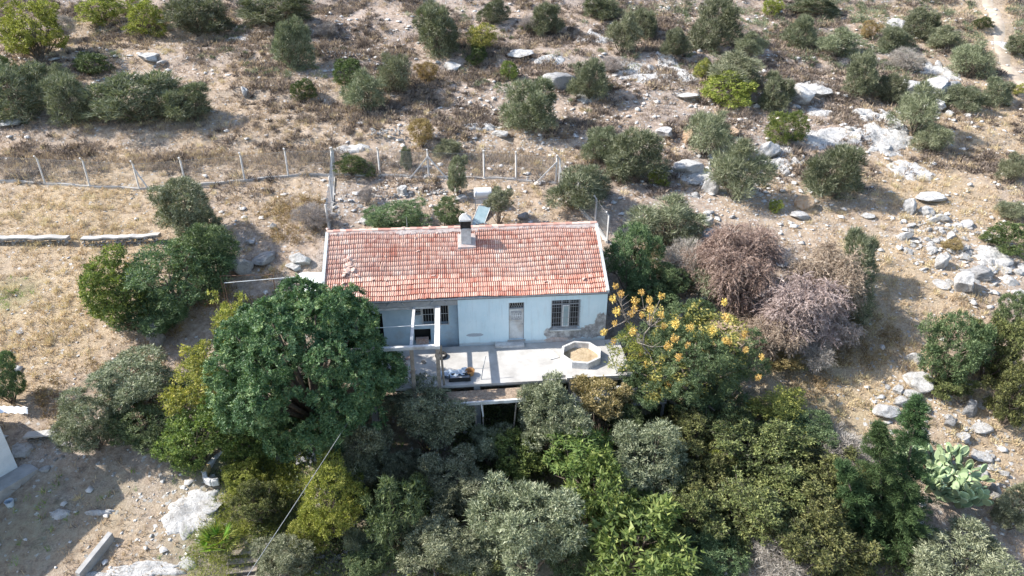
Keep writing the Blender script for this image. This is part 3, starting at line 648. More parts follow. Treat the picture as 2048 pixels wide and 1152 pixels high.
# golden flower heads and bare branches of the flowering tree
def flowerhead(seed):
    g = np.random.default_rng(seed); n = 110; d = unit(g.normal(size=(n, 3))); P = d*g.uniform(.05, .2, (n, 1))*np.array([1, 1, 1.15])
    V = leaves(P, unit(d+g.normal(size=(n, 3))*.5), .09, .06, g); return mesh_np('flower_head', V.reshape(-1, 3), np.arange(n*3).reshape(-1, 3), M['flower'], np.repeat(g.random(n), 3))
FH = [flowerhead(i) for i in range(3)]
fe, fp = FT[0], FT[1]
FL = [(1231,572),(1226,597),(1242,587),(1283,585),(1271,602),(1299,600),(1323,592),(1234,622),(1269,618),(1262,628),(1284,630),(1301,618),(1300,638),(1230,646),(1266,662),(1322,630),(1328,652),(1351,648),(1349,677),(1228,682),(1283,706),(1322,720),(1325,710),(1300,706),(1336,692),(1358,714),(1376,690),(1451,636),(1426,659),(1450,680),(1458,684),(1489,668),(1517,755),(1523,714),(1412,700),(1340,765),(1310,770),(1295,726),(1208,664),(1448,604),(1492,700),(1380,655)]
FL3 = []
for k, (x, y) in enumerate(FL):
    P = atY(x, y, fp.y-(.3 if x < 1330 else 1.8)+.9*math.sin(k*1.7)); FL3.append(P)
    if x < 1330 and y < 600: P.y += 0
    sc_ = .75+.45*((k*37) % 10)/10; link('flower_head', FH[k % 3], fe, P-fp, (0, 0, k), (sc_,)*3)
b = MB()
hub = atY(1285, 690, fp.y-.3)-fp; b.tube([(0, 0, .4), (-1.2, 0, 1.2), hub], [.12, .09, .06], 6)
LF = [P-fp for k, P in enumerate(FL3) if FL[k][0] < 1345]; cen = [LF[i] for i in (1, 5, 9, 14, 19, 23)]; sub = [hub.lerp(c, .5)+Vector((.2*math.sin(i*2), .3*math.cos(i*3), -.1)) for i, c in enumerate(cen)]
for i, q in enumerate(sub): b.tube([hub, hub.lerp(q, .5)+Vector((.12*math.cos(i*2.3), .15, .05)), q], [.05, .035, .025], 5)
for k, q in enumerate(LF):
    q0 = min(sub, key=lambda v: (v-q).length); mid = q0.lerp(q, .55)+Vector((.15*math.sin(k*1.9), .15*math.cos(k*2.7), -.08)); b.tube([q0, mid, q], [.022, .016, .01], 4)
    for j in range(3): b.tube([mid, mid+Vector((.5*math.sin(k*3+j*2), .4*math.cos(k*2+j), .25+.1*j))], [.01, .004], 3)
b.build('branches', M['barkdry'], fe)
ym, _, _ = crown('yellow_leaves', M['lf_yellow'], 78, nl=16, nc=260, per=16, L=.05, W=.03, cr=.07, spread=.8, size=(.15, .3), jit=.12)
link('yellow_leaves', ym, fe, (0, 0, 1.0), scale=(FT[2]*1.04, FT[2]*1.04, FT[3]*1.03))
# sparse leaves on that left part
fm2, _, _ = crown('foliage', M['lf_lime'], 77, nl=10, nc=120, per=16, L=.1, W=.03, cr=.12, spread=.8, size=(.15, .3), jit=.4)
hp = atY(1272, 700, fp.y-.3)-fp; link('foliage', fm2, fe, hp-Vector((0, 0, 1.6)), scale=(2.0, 1.3, 1.6))

# dead thicket: drooping brown fronds
def dead(cx, cy, w_, h_, m, label, seed, n, droop=.38, L=.34, trunk=.3, lobn=44, ls=(.09, .22)):
    p, r, c = place(cx, cy, w_, h_, trunk); g = np.random.default_rng(seed); C, R = lobes(g, lobn, .95, ls)
    e = empty('dead_tamarisk', p, 0, label, 'tree'); link('crown', strands('dead_fronds', M[m], seed, C, R, int(n*.85), 5, L, .018, droop, 4, jit=.25, out=.9), e, (0, 0, trunk), scale=(r*.95, r*.95, c))
    link('trunk', stems('dead_branches', M['barkdry'], C, seed, .025), e, scale=(r, r, c+trunk)); return e
dead(1480, 535, 165, 165, 'lf_dead', 'dead brown drooping tree, tallest of the dead thicket', 31, 4600)
dead(1605, 620, 175, 150, 'lf_mauve', 'dead pale mauve tree in front of the brown one', 32, 4600)
dead(1655, 560, 150, 140, 'lf_dead', 'dead brown tree in the background right of the thicket', 33, 3200)
dead(1545, 665, 130, 100, 'lf_dead', 'lower dead brown skirt of the thicket hanging to the straw', 34, 2600)
dead(1400, 535, 100, 90, 'lf_dead', 'small dead brown shrub left of the tallest dead tree', 35, 1600)
dead(1515, 478, 90, 70, 'lf_dead', 'topmost dead brown tuft of the dead thicket', 36, 1300)
dead(1665, 655, 110, 90, 'lf_mauve', 'dead mauve shrub at the right foot of the thicket', 37, 1300)

# dark conifer with several leaning spires
def conifer(cx, base_y, top, label, seed, rad, n):
    b0 = at(cx, base_y); g = np.random.default_rng(seed); P0 = np.array(b0); t_ = atY(top[0], top[1], b0.y+.3); P1 = np.array(t_); Hh = np.linalg.norm(P1-P0)
    nb_ = int(n/13); f = np.sort(g.random(nb_)**.9)*.96+.02; an = g.random(nb_)*6.283; ln = rad*(1-f)**.7*g.uniform(.45, 1.25, nb_)+.15; A = P0+(P1-P0)*f[:, None]; Dr = np.stack([np.cos(an), np.sin(an), g.uniform(-.05, .5, nb_)], 1)
    Vs = []; T = []; k = 46; i = np.repeat(np.arange(nb_), k); u = g.random(nb_*k)**.7; P = A[i]+Dr[i]*(ln[i]*u)[:, None]; P[:, 2] -= .25*ln[i]*u*u; P += g.normal(size=P.shape)*(.05+.07*(1-u))[:, None]*np.array([1, 1, .5])
    for q in range(4):
        D = unit(Dr[i]*.6+g.normal(size=P.shape)*.5+np.array([0, 0, .25])); Vs.append(leaves(P+g.normal(size=P.shape)*.04, D, .17, .03, g)); T.append(np.clip(g.random(nb_)[i]*.5+.1+.3*u+g.normal(0, .12, len(i)), 0, 1))
    V = np.concatenate(Vs)-P0; e = empty('conifer', b0, 0, label, 'tree')
    link('crown', mesh_np('crown', V.reshape(-1, 3), np.arange(len(V)*3).reshape(-1, 3), M['lf_conifer'], np.repeat(np.concatenate(T), 3)), e)
    MB().tube([(0, 0, -.3), (t_-b0)*.5, (t_-b0)*.97], [.12, .07, .02], 6).build('trunk', M['bark'], e, smooth=True)
conifer(1795, 1060, (1838, 792), 'tallest leaning dark conifer spire beside the cactus', 5, 1.7, 1900)
conifer(1765, 1075, (1757, 845), 'second dark conifer spire, just left of the tallest', 6, 1.5, 1700)
conifer(1740, 1090, (1683, 925), 'short dark conifer leaning left over the brambles', 7, 1.4, 1400)
conifer(1790, 1110, (1815, 960), 'low bushy conifer at the foot of the tall spires', 8, 1.9, 1700)

# prickly pear
def cactus():
    p, r, c = place(1890, 935, 112, 112, 0); e = empty('prickly_pear', p, 0, 'pale green prickly pear cactus beside the dark conifer', 'cactus')
    pts = []; fs = []; n = 10
    for z, s in ((-.018, .82), (-.03, 1), (.03, 1), (.018, .82)):
        for k in range(n): a = 6.283*k/n; pts.append((math.cos(a)*.13*s, z, .2+math.sin(a)*.2*s*(1+.12*math.sin(a))))
    for j in range(3): fs += [(j*n+k, j*n+(k+1) % n, (j+1)*n+(k+1) % n, (j+1)*n+k) for k in range(n)]
    fs += [tuple(range(n)), tuple(range(3*n, 4*n))[::-1]]; pm = []
    for q in range(4):
        me = bpy.data.meshes.new('pad'); me.from_pydata(pts, [], fs); me.materials.append(M['lf_cactus']); a = me.attributes.new('t', 'FLOAT', 'POINT'); a.data.foreach_set('value', [.15+.25*q]*len(pts)); pm.append(me)
    g = random.Random(4); cnt = 0
    def grow(P, d, lv):
        nonlocal cnt
        if cnt > 290 or lv > 3 or P.z > c*1.75: return
        cnt += 1; s = g.uniform(1.1, 1.6)
        link('pad', pm[g.randrange(4)], e, P, (d.to_track_quat('Z', 'Y') @ Matrix.Rotation(g.uniform(0, 6.28), 3, 'Z').to_quaternion()).to_euler(), (s, s, s))
        for k in range(g.choice((1, 2, 2, 3))): grow(P+d*.36*s, (d+Vector((g.gauss(0, .6), g.gauss(0, .6), g.uniform(-.1, .5)))).normalized(), lv+1)
    for k in range(44):
        a = g.uniform(0, 6.28); q = g.uniform(0, 1)**.6*r; grow(Vector((math.cos(a)*q, math.sin(a)*q, -.03)), Vector((math.cos(a)*.5, math.sin(a)*.5, .8)).normalized(), 0)
cactus()
# small fan palm
def palm(px, py, s, label):
    p = at(px, py); e = empty('fan_palm', p, 0, label, 'palm'); g = np.random.default_rng(5)
    MB().tube([(0, 0, -.1), (0, 0, .25*s)], [.16*s, .12*s], 8).build('trunk', M['bark'], e)
    for k in range(16):
        az = k*2.4; el = g.uniform(.25, 1.25); d = np.array([math.cos(az)*math.cos(el), math.sin(az)*math.cos(el), math.sin(el)]); st = d*.55*s+[0, 0, .2*s]
        n = 18; a = np.linspace(-1.25, 1.25, n); sd = unit(np.cross(d, [0, 0, 1.])); D = unit(d[None]*np.cos(a)[:, None]+sd[None]*np.sin(a)[:, None]+np.array([0, 0, -.15]))
        V = leaves(np.repeat(st[None], n, 0), D, .6*s, .06*s, g); V = np.concatenate([V, leaves(np.array([[0, 0, .2*s]]), unit(np.array([st-[0, 0, .2*s]])), .56*s, .03*s, g)])
        link('frond', mesh_np('frond', V.reshape(-1, 3), np.arange(len(V)*3).reshape(-1, 3), M['lf_lime'] if k % 2 else M['greengrass'], np.repeat(g.random(len(V)), 3)), e)
palm(440, 1102, 1.25, 'small light green fan palm beside the wooden steps')

# ================================================================ house
def W(x, y, z=0): return O+U*x+N_*y+Vector((0, 0, z))
def hemp(name, x, y, z, label, cat, group=None, rz=0): return empty(name, W(x, y, z), PSI+rz, label, cat, group)
house = hemp('house', 0, 0, 0, 'old single-storey house with red tiled roof and worn pale blue wall', 'house')
EY, EZ, RY, RZ = -.06, 3.39, 4.4, 5.88; SL = (RZ-EZ)/(RY-EY); XL, XR = -16.75, 0.05; BY = 8.8
def zr(y): return EZ+(y-EY)*SL
# front wall: right stretch (with door and window openings) and the set-back left stretch
def wall_with_holes(x0, x1, z0, z1, holes, y0, y1, name, m, parent):
    xs = sorted({x0, x1}|{h[0] for h in holes}|{h[1] for h in holes}); zs = sorted({z0, z1}|{h[2] for h in holes}|{h[3] for h in holes})
    V = []; Fq = []
    def vid(x, y, z):
        V.append((x, y, z)); return len(V)-1
    solid = lambda a, b: not any(h[0] <= (xs[a]+xs[a+1])/2 <= h[1] and h[2] <= (zs[b]+zs[b+1])/2 <= h[3] for h in holes)
    for i in range(len(xs)-1):
        for j in range(len(zs)-1):
            if not solid(i, j): continue
            a, b, c, d = xs[i], xs[i+1], zs[j], zs[j+1]
            Fq.append([vid(a, y0, c), vid(b, y0, c), vid(b, y0, d), vid(a, y0, d)]); Fq.append([vid(b, y1, c), vid(a, y1, c), vid(a, y1, d), vid(b, y1, d)])
            for (ii, jj, q) in ((i-1, j, [(a, c), (a, d)]), (i+1, j, [(b, d), (b, c)]), (i, j-1, [(b, c), (a, c)]), (i, j+1, [(a, d), (b, d)])):
                if not (0 <= ii < len(xs)-1 and 0 <= jj < len(zs)-1 and solid(ii, jj)):
                    (p, q1), (r_, s_) = q; Fq.append([vid(p, y0, q1), vid(r_, y0, s_), vid(r_, y1, s_), vid(p, y1, q1)])
    me = bpy.data.meshes.new(name); me.from_pydata(V, [], Fq); me.materials.append(m); return link(name, me, parent)
DOOR = (-5.9, -4.98, .3, 2.86); WIN = (-3.35, -1.62, .98, 2.9)
wall_with_holes(-8.9, 0, -3.6, 3.36, [DOOR, WIN], 0, .35, 'front_wall', M['wall'], house)
LW = [(-10.05, -9.5, 1.3, 2.72), (-11.0, -10.35, 1.35, 2.65), (-11.5, -11.12, 2.0, 2.6), (-11.6, -10.6, .05, 1.0), (-14.4, -13.4, .1, 2.2)]
M['wallshade'] = simple('wall_paint_shaded', (.38, .5, .58), (.5, .61, .67), 1.4, stain=(.4, .43, .44))  # darker, bluer copy of the wall paint with the recess's shade in its colour
wall_with_holes(-16.7, -8.9, -3.6, 2.86, LW, .55, .85, 'recessed_wall', M['wallshade'], house)
MB().box(-16.7, -8.902, -.0, .9, 2.86, 3.34).build('porch_lintel', M['conc_grey'], house)
MB().box(-8.9, -8.65, .352, .85, -.1, 3.3).build('porch_return', M['wallshade'], house)
# gables with triangular tops and back wall
def gable(x0, x1, name):
    p = [(0.36, -3.6), (BY, -3.6), (BY, zr(0)-.12), (RY, RZ-.14), (.36, zr(.3)-.1)]; b = MB(); n = len(p)
    b.add([(x0, y, z) for y, z in p]+[(x1, y, z) for y, z in p], [tuple(range(n))[::-1], tuple(range(n, 2*n))]+[(k, (k+1) % n, n+(k+1) % n, n+k) for k in range(n)])
    b.build(name, M['wall'], house)
gable(-.3, 0, 'side_wall'); gable(-16.7, -16.4, 'side_wall')
MB().box(-16.4, -.3, BY-.3, BY-.002, -1, 3.2).build('back_wall', M['wall'], house)
MB().box(-16.35, -.35, 3.2, 3.3, -.6, 3.1).build('inner_wall', M['dark'], house)      # near-black colour stands in for the dim room behind the openings
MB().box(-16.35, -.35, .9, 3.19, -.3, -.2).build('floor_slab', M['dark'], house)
# roof: deck under the tiles, then the tiles in 15 courses
roof = MB(); cs = [(EY+.02, EZ-.1), (RY, RZ-.1), (2*RY-EY-.02, EZ-.1)]
roof.add([(x, y, z-dz) for x in (XL+.02, XR-.02) for y, z in cs for dz in (0, .08)], [(0, 2, 8, 6), (2, 4, 10, 8), (1, 7, 9, 3), (3, 9, 11, 5), (0, 6, 7, 1), (4, 5, 11, 10), (0, 1, 3, 2), (2, 3, 5, 4), (6, 8, 9, 7), (8, 10, 11, 9)])
roof = roof.build('roof', M['near_black'], house)
TW = (XR-XL-.30)/67; TL = math.hypot(RY-EY, RZ-EZ)/15; CA = math.atan(SL)
def tile_geo():
    xs = [0, .018, .04, .075, .1, .118, .14, .162, .197, .222, .242]; zs = [.0, .03, .05, .05, .03, .0, .0, .03, .05, .03, .0]
    xs = [x*TW/.25 for x in xs]; n = len(xs); V = [(x, -.012, z+.05) for x, z in zip(xs, zs)]+[(x, TL+.02, z) for x, z in zip(xs, zs)]+[(x, -.012, -.002) for x in xs]
    Fq = [(i, i+1, n+i+1, n+i) for i in range(n-1)]+[(2*n+i, 2*n+i+1, i+1, i) for i in range(n-1)]+[(2*n, 0, n, n), (n-1, 3*n-1, 2*n-1, 2*n-1)]
    return V, [f for f in Fq[:-2]]
TV, TF = tile_geo(); g = random.Random(3); ga = np.random.default_rng(12)
TM = []; CR = [-.24, -.03, .1, .1, -.03, -.24, -.24, -.03, .1, .1, -.03][:11]; TW_ = CR+CR+[-.45]*11   # crests worn pale, valleys keep the red, lip foot darkened as gap shade
for q in range(10):
    me = bpy.data.meshes.new('roof_tile'); me.from_pydata(TV, [], TF); me.materials.append(M['tile']); a = me.attributes.new('t', 'FLOAT', 'POINT'); a.data.foreach_set('value', [min(1, max(0, q/9+w_)) for w_ in TW_]); TM.append(me)
TVa = np.array(TV); TFa = np.array(TF); JV = []; JT = []; cnt = 0; ca_, sa_ = math.cos(CA), math.sin(CA)
for r_ in range(15):
    for c_ in range(67):
        s0 = r_*TL; y = EY+s0*ca_; z = EZ+s0*sa_-.02; x = XL+.15+c_*TW+.012*math.sin(r_*2.1+c_*.1)
        sag = .035*math.sin(x*.55+r_*.3)+.02*math.sin(x*1.7+1); dy = .02*math.sin(c_*.25+r_)+g.gauss(0, .006); rz = g.gauss(0, .008); dz = g.random()*.008+sag
        
        if g.random() < .05: rz += g.gauss(0, .07); dy -= .05*g.random(); dz += .02
        t = min(1, max(0, .42+.5*(float(fbm(x*.5, r_*.35, 60, 3))-.44)*2+g.gauss(0, .15)))
        if cnt < 300: link('roof_tile', TM[int(t*9.99)], roof, (x, y+dy*ca_, z+dz+dy*sa_), (CA, 0, rz)); cnt += 1
        else:
            v = TVa.copy(); v[:, 0], v[:, 1] = v[:, 0]*math.cos(rz)-v[:, 1]*math.sin(rz), v[:, 0]*math.sin(rz)+v[:, 1]*math.cos(rz)
            JV.append(np.stack([v[:, 0]+x, y+(v[:, 1]+dy)*ca_-v[:, 2]*sa_, z+dz+(v[:, 1]+dy)*sa_+v[:, 2]*ca_], 1)); JT.append(t)
for r_ in range(13):      # back slope
    for c_ in range(67):
        s0 = r_*TL*15/13; v = TVa.copy(); v[:, 1] *= 15/13; x = XR-.15-c_*TW
        yy = 2*RY-EY-s0*ca_; zz = EZ+s0*sa_-.02; JV.append(np.stack([x-v[:, 0], yy-v[:, 1]*ca_+v[:, 2]*sa_, zz+v[:, 1]*sa_+v[:, 2]*ca_], 1)); JT.append(min(1, max(0, g.gauss(.5, .25))))
nv = len(TV); JF = (TFa[None]+np.arange(len(JV))[:, None, None]*nv).reshape(-1, 4)
tag(link('roof_tiles', mesh_np('roof_tiles', np.concatenate(JV), JF, M['tile'], np.clip(np.array(JT)[:, None]+np.array(TW_)[None], 0, 1).ravel()), roof), kind='stuff')
# ridge: half-round ridge tiles bedded in mortar
rm = []
for q in range(4):
    b = MB(); n = 7; L = .42; ring = [(math.cos(math.pi*k/(n-1))*.15, math.sin(math.pi*k/(n-1))*.11) for k in range(n)]
    b.add([(0, y*1.08, z*1.08) for y, z in ring]+[(L, y*.95, z*.95) for y, z in ring], [(k, n+k, n+k+1, k+1) for k in range(n-1)]+[tuple(range(n))])
    me = b.mesh('ridge_tile', M['tile']); a = me.attributes.new('t', 'FLOAT', 'POINT'); a.data.foreach_set('value', [.2+.22*q]*len(me.vertices)); rm.append(me)
for k in range(43):
    x = XL+.05+k*.388; link('ridge_tile', rm[g.randrange(4)], roof, (x, RY+g.gauss(0, .012), RZ+.015+g.random()*.02), (g.gauss(0, .04), 0, g.gauss(0, .03)))
for s_ in (-1, 1):
    b = MB()
    for k in range(84):
        x0 = XL+.05+k*.2; wd = (.26+.13*g.random())*(1 if s_ < 0 else .7); hh = .035+.03*g.random()
        b.add([(x0, RY+s_*.1, RZ+.07), (x0+.2, RY+s_*.1, RZ+.07), (x0+.2, RY+s_*wd, RZ-wd*SL+hh), (x0, RY+s_*wd, RZ-wd*SL+hh), (x0+.2, RY+s_*(wd+.01), RZ-wd*SL-.02), (x0, RY+s_*(wd+.01), RZ-wd*SL-.02)], [(0, 1, 2, 3), (3, 2, 4, 5), (0, 3, 5), (1, 4, 2)])
    b.build('ridge_mortar', M['mortar'], roof)
for x0, x1 in ((XL-.02, XL+.16), (XR-.16, XR+.02)):
    b = MB(); b.add([(x, y, z+dz) for x in (x0, x1) for y, z in ((EY-.02, EZ-.02), (RY-.1, RZ-.03)) for dz in (-.1, .1)], [(0, 2, 3, 1), (4, 5, 7, 6), (0, 1, 5, 4), (2, 6, 7, 3), (1, 3, 7, 5), (0, 4, 6, 2)])
    b.build('verge', M['plaster_old'], house)
MB().bar((XL, EY-.03, EZ-.07), (XR, EY-.03, EZ-.07), .05, .09).build('fascia', M['metal_grey'], house)
# chimney
ch = link('chimney', MB().add([(-8.75, 2.95, 5.0), (-7.65, 2.95, 5.0), (-7.65, 3.85, 5.3), (-8.75, 3.85, 5.3), (-8.75, 2.98, 5.2), (-7.65, 2.98, 5.2), (-7.65, 3.85, 5.72), (-8.75, 3.85, 5.72)],
    [(0, 3, 2, 1), (4, 5, 6, 7), (0, 1, 5, 4), (1, 2, 6, 5), (2, 3, 7, 6), (3, 0, 4, 7)]).mesh('chimney', M['mortar']), house)
b = MB().box(-8.55, -7.93, 3.18, 3.62, 5.1, 6.32); b.build('chimney_stack', M['conc_white'], ch, bev=.012)
MB().box(-8.50, -7.98, 3.24, 3.57, 6.32, 6.8).build('flue_shade', M['near_black'], ch)  # solid dark block standing in for the shaded opening under the cap
b = MB(); [b.box(x, x+.07, y, y+.07, 6.321, 6.82) for x in (-8.56, -7.99) for y in (3.17, 3.56)]; b.build('chimney_post', M['near_black'], ch)
MB().add([(-8.62, 3.1, 6.82), (-7.86, 3.1, 6.82), (-7.86, 3.7, 6.82), (-8.62, 3.7, 6.82), (-8.60, 3.12, 6.9), (-7.88, 3.12, 6.9), (-7.88, 3.68, 6.9), (-8.60, 3.68, 6.9), (-8.4, 3.36, 7.22), (-8.2, 3.36, 7.22), (-8.2, 3.44, 7.22), (-8.4, 3.44, 7.22)],
    [(0, 3, 2, 1), (0, 1, 5, 4), (1, 2, 6, 5), (2, 3, 7, 6), (3, 0, 4, 7), (4, 5, 9, 8), (5, 6, 10, 9), (6, 7, 11, 10), (7, 4, 8, 11), (8, 9, 10, 11)]).build('chimney_cap', M['conc_white'], ch)
# door
d = link('door', MB().box(-5.86, -5.02, .1, .15, .32, 2.38).mesh('door', M['metal_pale']), house)
b = MB(); [b.box(*q) for q in ((-5.9, -5.86, .04, .2, .302, 2.858), (-5.02, -4.98, .04, .2, .302, 2.858), (-5.859, -5.021, .05, .19, 2.38, 2.45), (-5.859, -5.021, .05, .19, 2.81, 2.857))]; b.build('door_frame', M['metal_grey'], d)
MB().box(-5.855, -5.025, .18, .188, 2.452, 2.808).build('transom', M['dark'], d)
b = MB()
for k in range(7): b.bar((-5.84+k*.135, .12, 2.46), (-5.77+k*.135-.07*(k == 0), .12, 2.81), .014)
for k in range(6): b.bar((-5.7+k*.135, .11, 2.46), (-5.84+k*.135, .11, 2.81), .014)
b.build('transom_grille', M['conc_white'], d)
b = MB(); b.box(-5.74, -5.14, .085, .099, .48, 1.28); b.box(-5.74, -5.14, .085, .099, 1.36, 1.5); b.build('door_panel', M['metal_pale'], d)
MB().box(-5.76, -5.12, .088, .098, 1.62, 2.24).build('door_glass', M['metal_grey'], d)
b = MB()
for k in range(5):
    cx = -5.7+k*.13
    pts = [(cx+.055*math.cos(a*6.283/8), .08, 1.93+.24*math.sin(a*6.283/8)*(1 if k % 2 else .7)) for a in range(9)]; b.tube(pts, .009, 4)
b.box(-5.76, -5.12, .072, .086, 1.9, 1.925); b.build('door_grille', M['white'], d)
b = MB(); b.box(-5.08, -5.05, .03, .1, 1.33, 1.36); b.box(-5.17, -5.05, .03, .045, 1.33, 1.36); b.build('handle', M['metal_grey'], d)
MB().box(-5.98, -4.9, -.05, -.002, .18, .3).build('door_sill', M['conc_grey'], house)
# window with louvred leaves, open middle casement and outer grille
x0, x1, z0, z1 = WIN
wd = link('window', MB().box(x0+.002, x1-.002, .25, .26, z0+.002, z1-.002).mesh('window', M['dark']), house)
b = MB(); [b.box(*q) for q in ((x0, x0+.06, .08, .16, z0, z1), (x1-.06, x1, .08, .16, z0, z1), (x0+.06, x1-.06, .08, .16, z0, z0+.06), (x0+.06, x1-.06, .08, .16, z1-.06, z1), (x0+.06, x1-.06, .085, .155, z1-.36, z1-.3),
    (x0+.62, x0+.67, .086, .154, z0+.06, z1-.06), (x0+1.08, x0+1.13, .086, .154, z0+.06, z1-.06))]; b.build('frame', M['metal_grey'], wd)
for (a, c) in ((x0+.08, x0+.6), (x0+1.15, x1-.08)):
    lv = MB(); 
    for k in range(15): z = z0+.12+k*.096; lv.add([(a, .1, z), (c, .1, z), (c, .15, z+.05), (a, .15, z+.05), (a, .1, z+.012), (c, .1, z+.012), (c, .15, z+.062), (a, .15, z+.062)], [(0, 3, 2, 1), (4, 5, 6, 7), (0, 1, 5, 4), (1, 2, 6, 5), (2, 3, 7, 6), (3, 0, 4, 7)])
    lv.build('shutter', M['near_black'], wd)
b = MB(); a, c = x0+.68, x0+1.07; [b.box(*q) for q in ((a, a+.05, .02, .08, z0+.08, z1-.38), (c-.05, c, .02, .08, z0+.08, z1-.38), (a+.05, c-.05, .02, .08, z0+.08, z0+.13), (a+.05, c-.05, .02, .08, z1-.43, z1-.38))]; b.build('casement', M['white'], wd)
MB().box(a+.05, c-.05, .045, .055, z0+.13, z1-.43).build('pane', M['panel'], wd)
barm = MB().bar((0, 0, 0), (0, 0, z1-z0+.06), .014).mesh('bar', M['metal_grey']); barh = MB().bar((0, 0, 0), (x1-x0+.06, 0, 0), .014).mesh('bar', M['metal_grey'])
for k in range(13): link('bar', barm, wd, (x0+k*(x1-x0)/12, -.09, z0-.03))
for k in range(6): link('bar', barh, wd, (x0-.03, -.105, z0+.05+k*(z1-z0-.1)/5))
MB().box(x0-.08, x1+.1, -.12, -.002, z0-.16, z0-.07).build('sill', M['plaster_old'], wd)
# windows of the shaded recessed part
for (a, c, e_, f) in LW:
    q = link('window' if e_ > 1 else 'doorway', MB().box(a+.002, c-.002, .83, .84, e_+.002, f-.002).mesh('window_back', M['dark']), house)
    if e_ > 1:
        b = MB(); t = .05; [b.box(*v) for v in ((a-t, a, .5, .6, e_-t, f+t), (c, c+t, .5, .6, e_-t, f+t), (a, c, .5, .6, e_-t, e_), (a, c, .5, .6, f, f+t))]; b.build('frame', M['conc_white'], q)
        for k in range(1, 4): MB().bar((a+(c-a)*k/4, .56, e_), (a+(c-a)*k/4, .56, f), .02).build('bar', M['metal_grey'], q)
        MB().bar((a, .55, (e_+f)/2), (c, .55, (e_+f)/2), .02).build('bar', M['metal_pale'], q)
MB().box(-11.5, -10.75, .3, .54, .05, .45).build('stone_bench', M['clay'], house)
b = MB()
for xa in (-12.9, -10.4):
    b.tube([(xa+.95*math.cos(t*.35)*.5+.4, -.03, 2.98+.28*math.sin(t*.35)) for t in range(10)], .03, 5)
b.build('conduit', M['metal_grey'], house)
b = MB(); b.box(-6.75, -5.0, -.5, -.003, .0, .17); b.build('doorstep', M['conc_white'], house, bev=.015)

# ---------------------------------------------------------------- terrace
ter = hemp('terrace', 0, 0, 0, 'pale concrete terrace slab on pillars in front of the blue wall', 'terrace')
poly = [(.86, -.002), (.86, -3.86), (-2.95, -3.86), (-2.95, -3.5), (-4.3, -3.5), (-4.3, -3.95), (-5.2, -3.95), (-6.5, -3.95), (-14.2, -4.05), (-14.2, -.002)]
b = MB().prism(poly, -.16, 0); b.build('slab', M['concrete'], ter, bev=.012)
b = MB(); b.box(.5, .86, -3.86, -3.66, .004, .05); b.box(-2.95, .5, -3.86, -3.76, .004, .03); b.build('kerb', M['conc_white'], ter, bev=.01)
pil = MB().box(-.17, .17, -.17, .17, -3.3, -.162).mesh('pillar', M['conc_grey'])
for x, y in ((-5.25, -3.7), (.45, -3.6), (-2.6, -3.6), (-8.0, -3.75), (-13.8, -3.8)): link('pillar', pil, ter, (x, y, 0))
for x, y in ((-13.9, -.6), (-.2, -.6)): link('pillar', pil, ter, (x, y, 0))
b = MB(); b.box(-14.2, .86, -3.7, -3.45, -.4, -.162); b.build('beam', M['conc_grey'], ter)
# square hatch slab and octagonal planter
hx = [(-4.0, -1.0), (-3.35, -1.0), (-3.05, -1.75), (-3.6, -1.95)]
tag(MB().prism(hx, .004, .05).build('hatch_slab', M['conc_white'], ter, bev=.01))
pl = hemp('octagonal_planter', -1.8, -1.88, 0, 'low white octagonal concrete planter filled with dry soil on the terrace', 'planter')
oct_ = lambda r: [(r*math.cos(R_(10+45*k)), r*math.sin(R_(10+45*k))) for k in range(8)]
b = MB(); o, i_ = oct_(1.24), oct_(1.08); V = [(x, y, z) for (x, y) in o for z in (.0, .43)]+[(x, y, z) for (x, y) in i_ for z in (.004, .43)]; Fq = []
for k in range(8):
    a, c = 2*k, 2*((k+1) % 8); Fq += [(a, c, c+1, a+1), (16+a, 17+a, 17+c, 16+c), (a+1, c+1, 17+c, 17+a)]
b.add(V, Fq).build('rim', M['conc_white'], pl, bev=.012)
def soilmesh(rad, z, amp, seed):
    n = 26; V = []; f = []
    for i in range(n+1):
        for j in range(n+1):
            x, y = (i/n*2-1)*rad, (j/n*2-1)*rad; q = math.hypot(x, y); s = min(1, rad*.97/max(q, 1e-6)) if q > rad*.97 else 1
            V.append((x*s, y*s, z+amp*float(fbm(x*5, y*5, seed, 4))+.05*max(0, 1-(q/rad)**2)))
    f = [(i*(n+1)+j, (i+1)*(n+1)+j, (i+1)*(n+1)+j+1, i*(n+1)+j+1) for i in range(n) for j in range(n)]
    return mesh_np('soil', V, f, M['soil'], smooth=True)
link('soil', soilmesh(1.1, .01, .08, 5), pl)
# concrete pergola frame on the left
pg = hemp('pergola_frame', 0, 0, 0, 'weathered white concrete pergola frame at the left end of the terrace', 'pergola')
def beam(a, b_, w_, h_, name='beam', m='conc_white'): return MB().bar(a, b_, w_, h_).build(name, M[m], pg, bev=.012)
beam((-10.07, .5, 2.75), (-10.07, -4.35, 2.75), .3, .2)
beam((-10.225, -4.2, 2.74), (-14.6, -4.2, 2.72), .2, .2)
beam((-10.225, .1, 2.75), (-14.6, .1, 2.72), .12, .16)
beam((-11.45, -.0, 2.75), (-11.45, -4.09, 2.75), .16, .14)
beam((-10.225, -1.95, 2.76), (-14.0, -2.05, 2.76), .04, .04, 'rod', 'metal_pale')
for x, y, z in ((-10.07, -4.2, -3.2), (-11.45, -4.2, -3.2), (-14.4, -4.2, -3.2), (-14.4, .1, 0)): beam((x, y, z), (x, y, 2.645), .2, .2, 'post', 'wood' if y < -1 else 'conc_white')
beam((-9.82, -3.9, 0.0), (-9.9, -3.9, 2.6), .12, .12, 'post', 'wood')
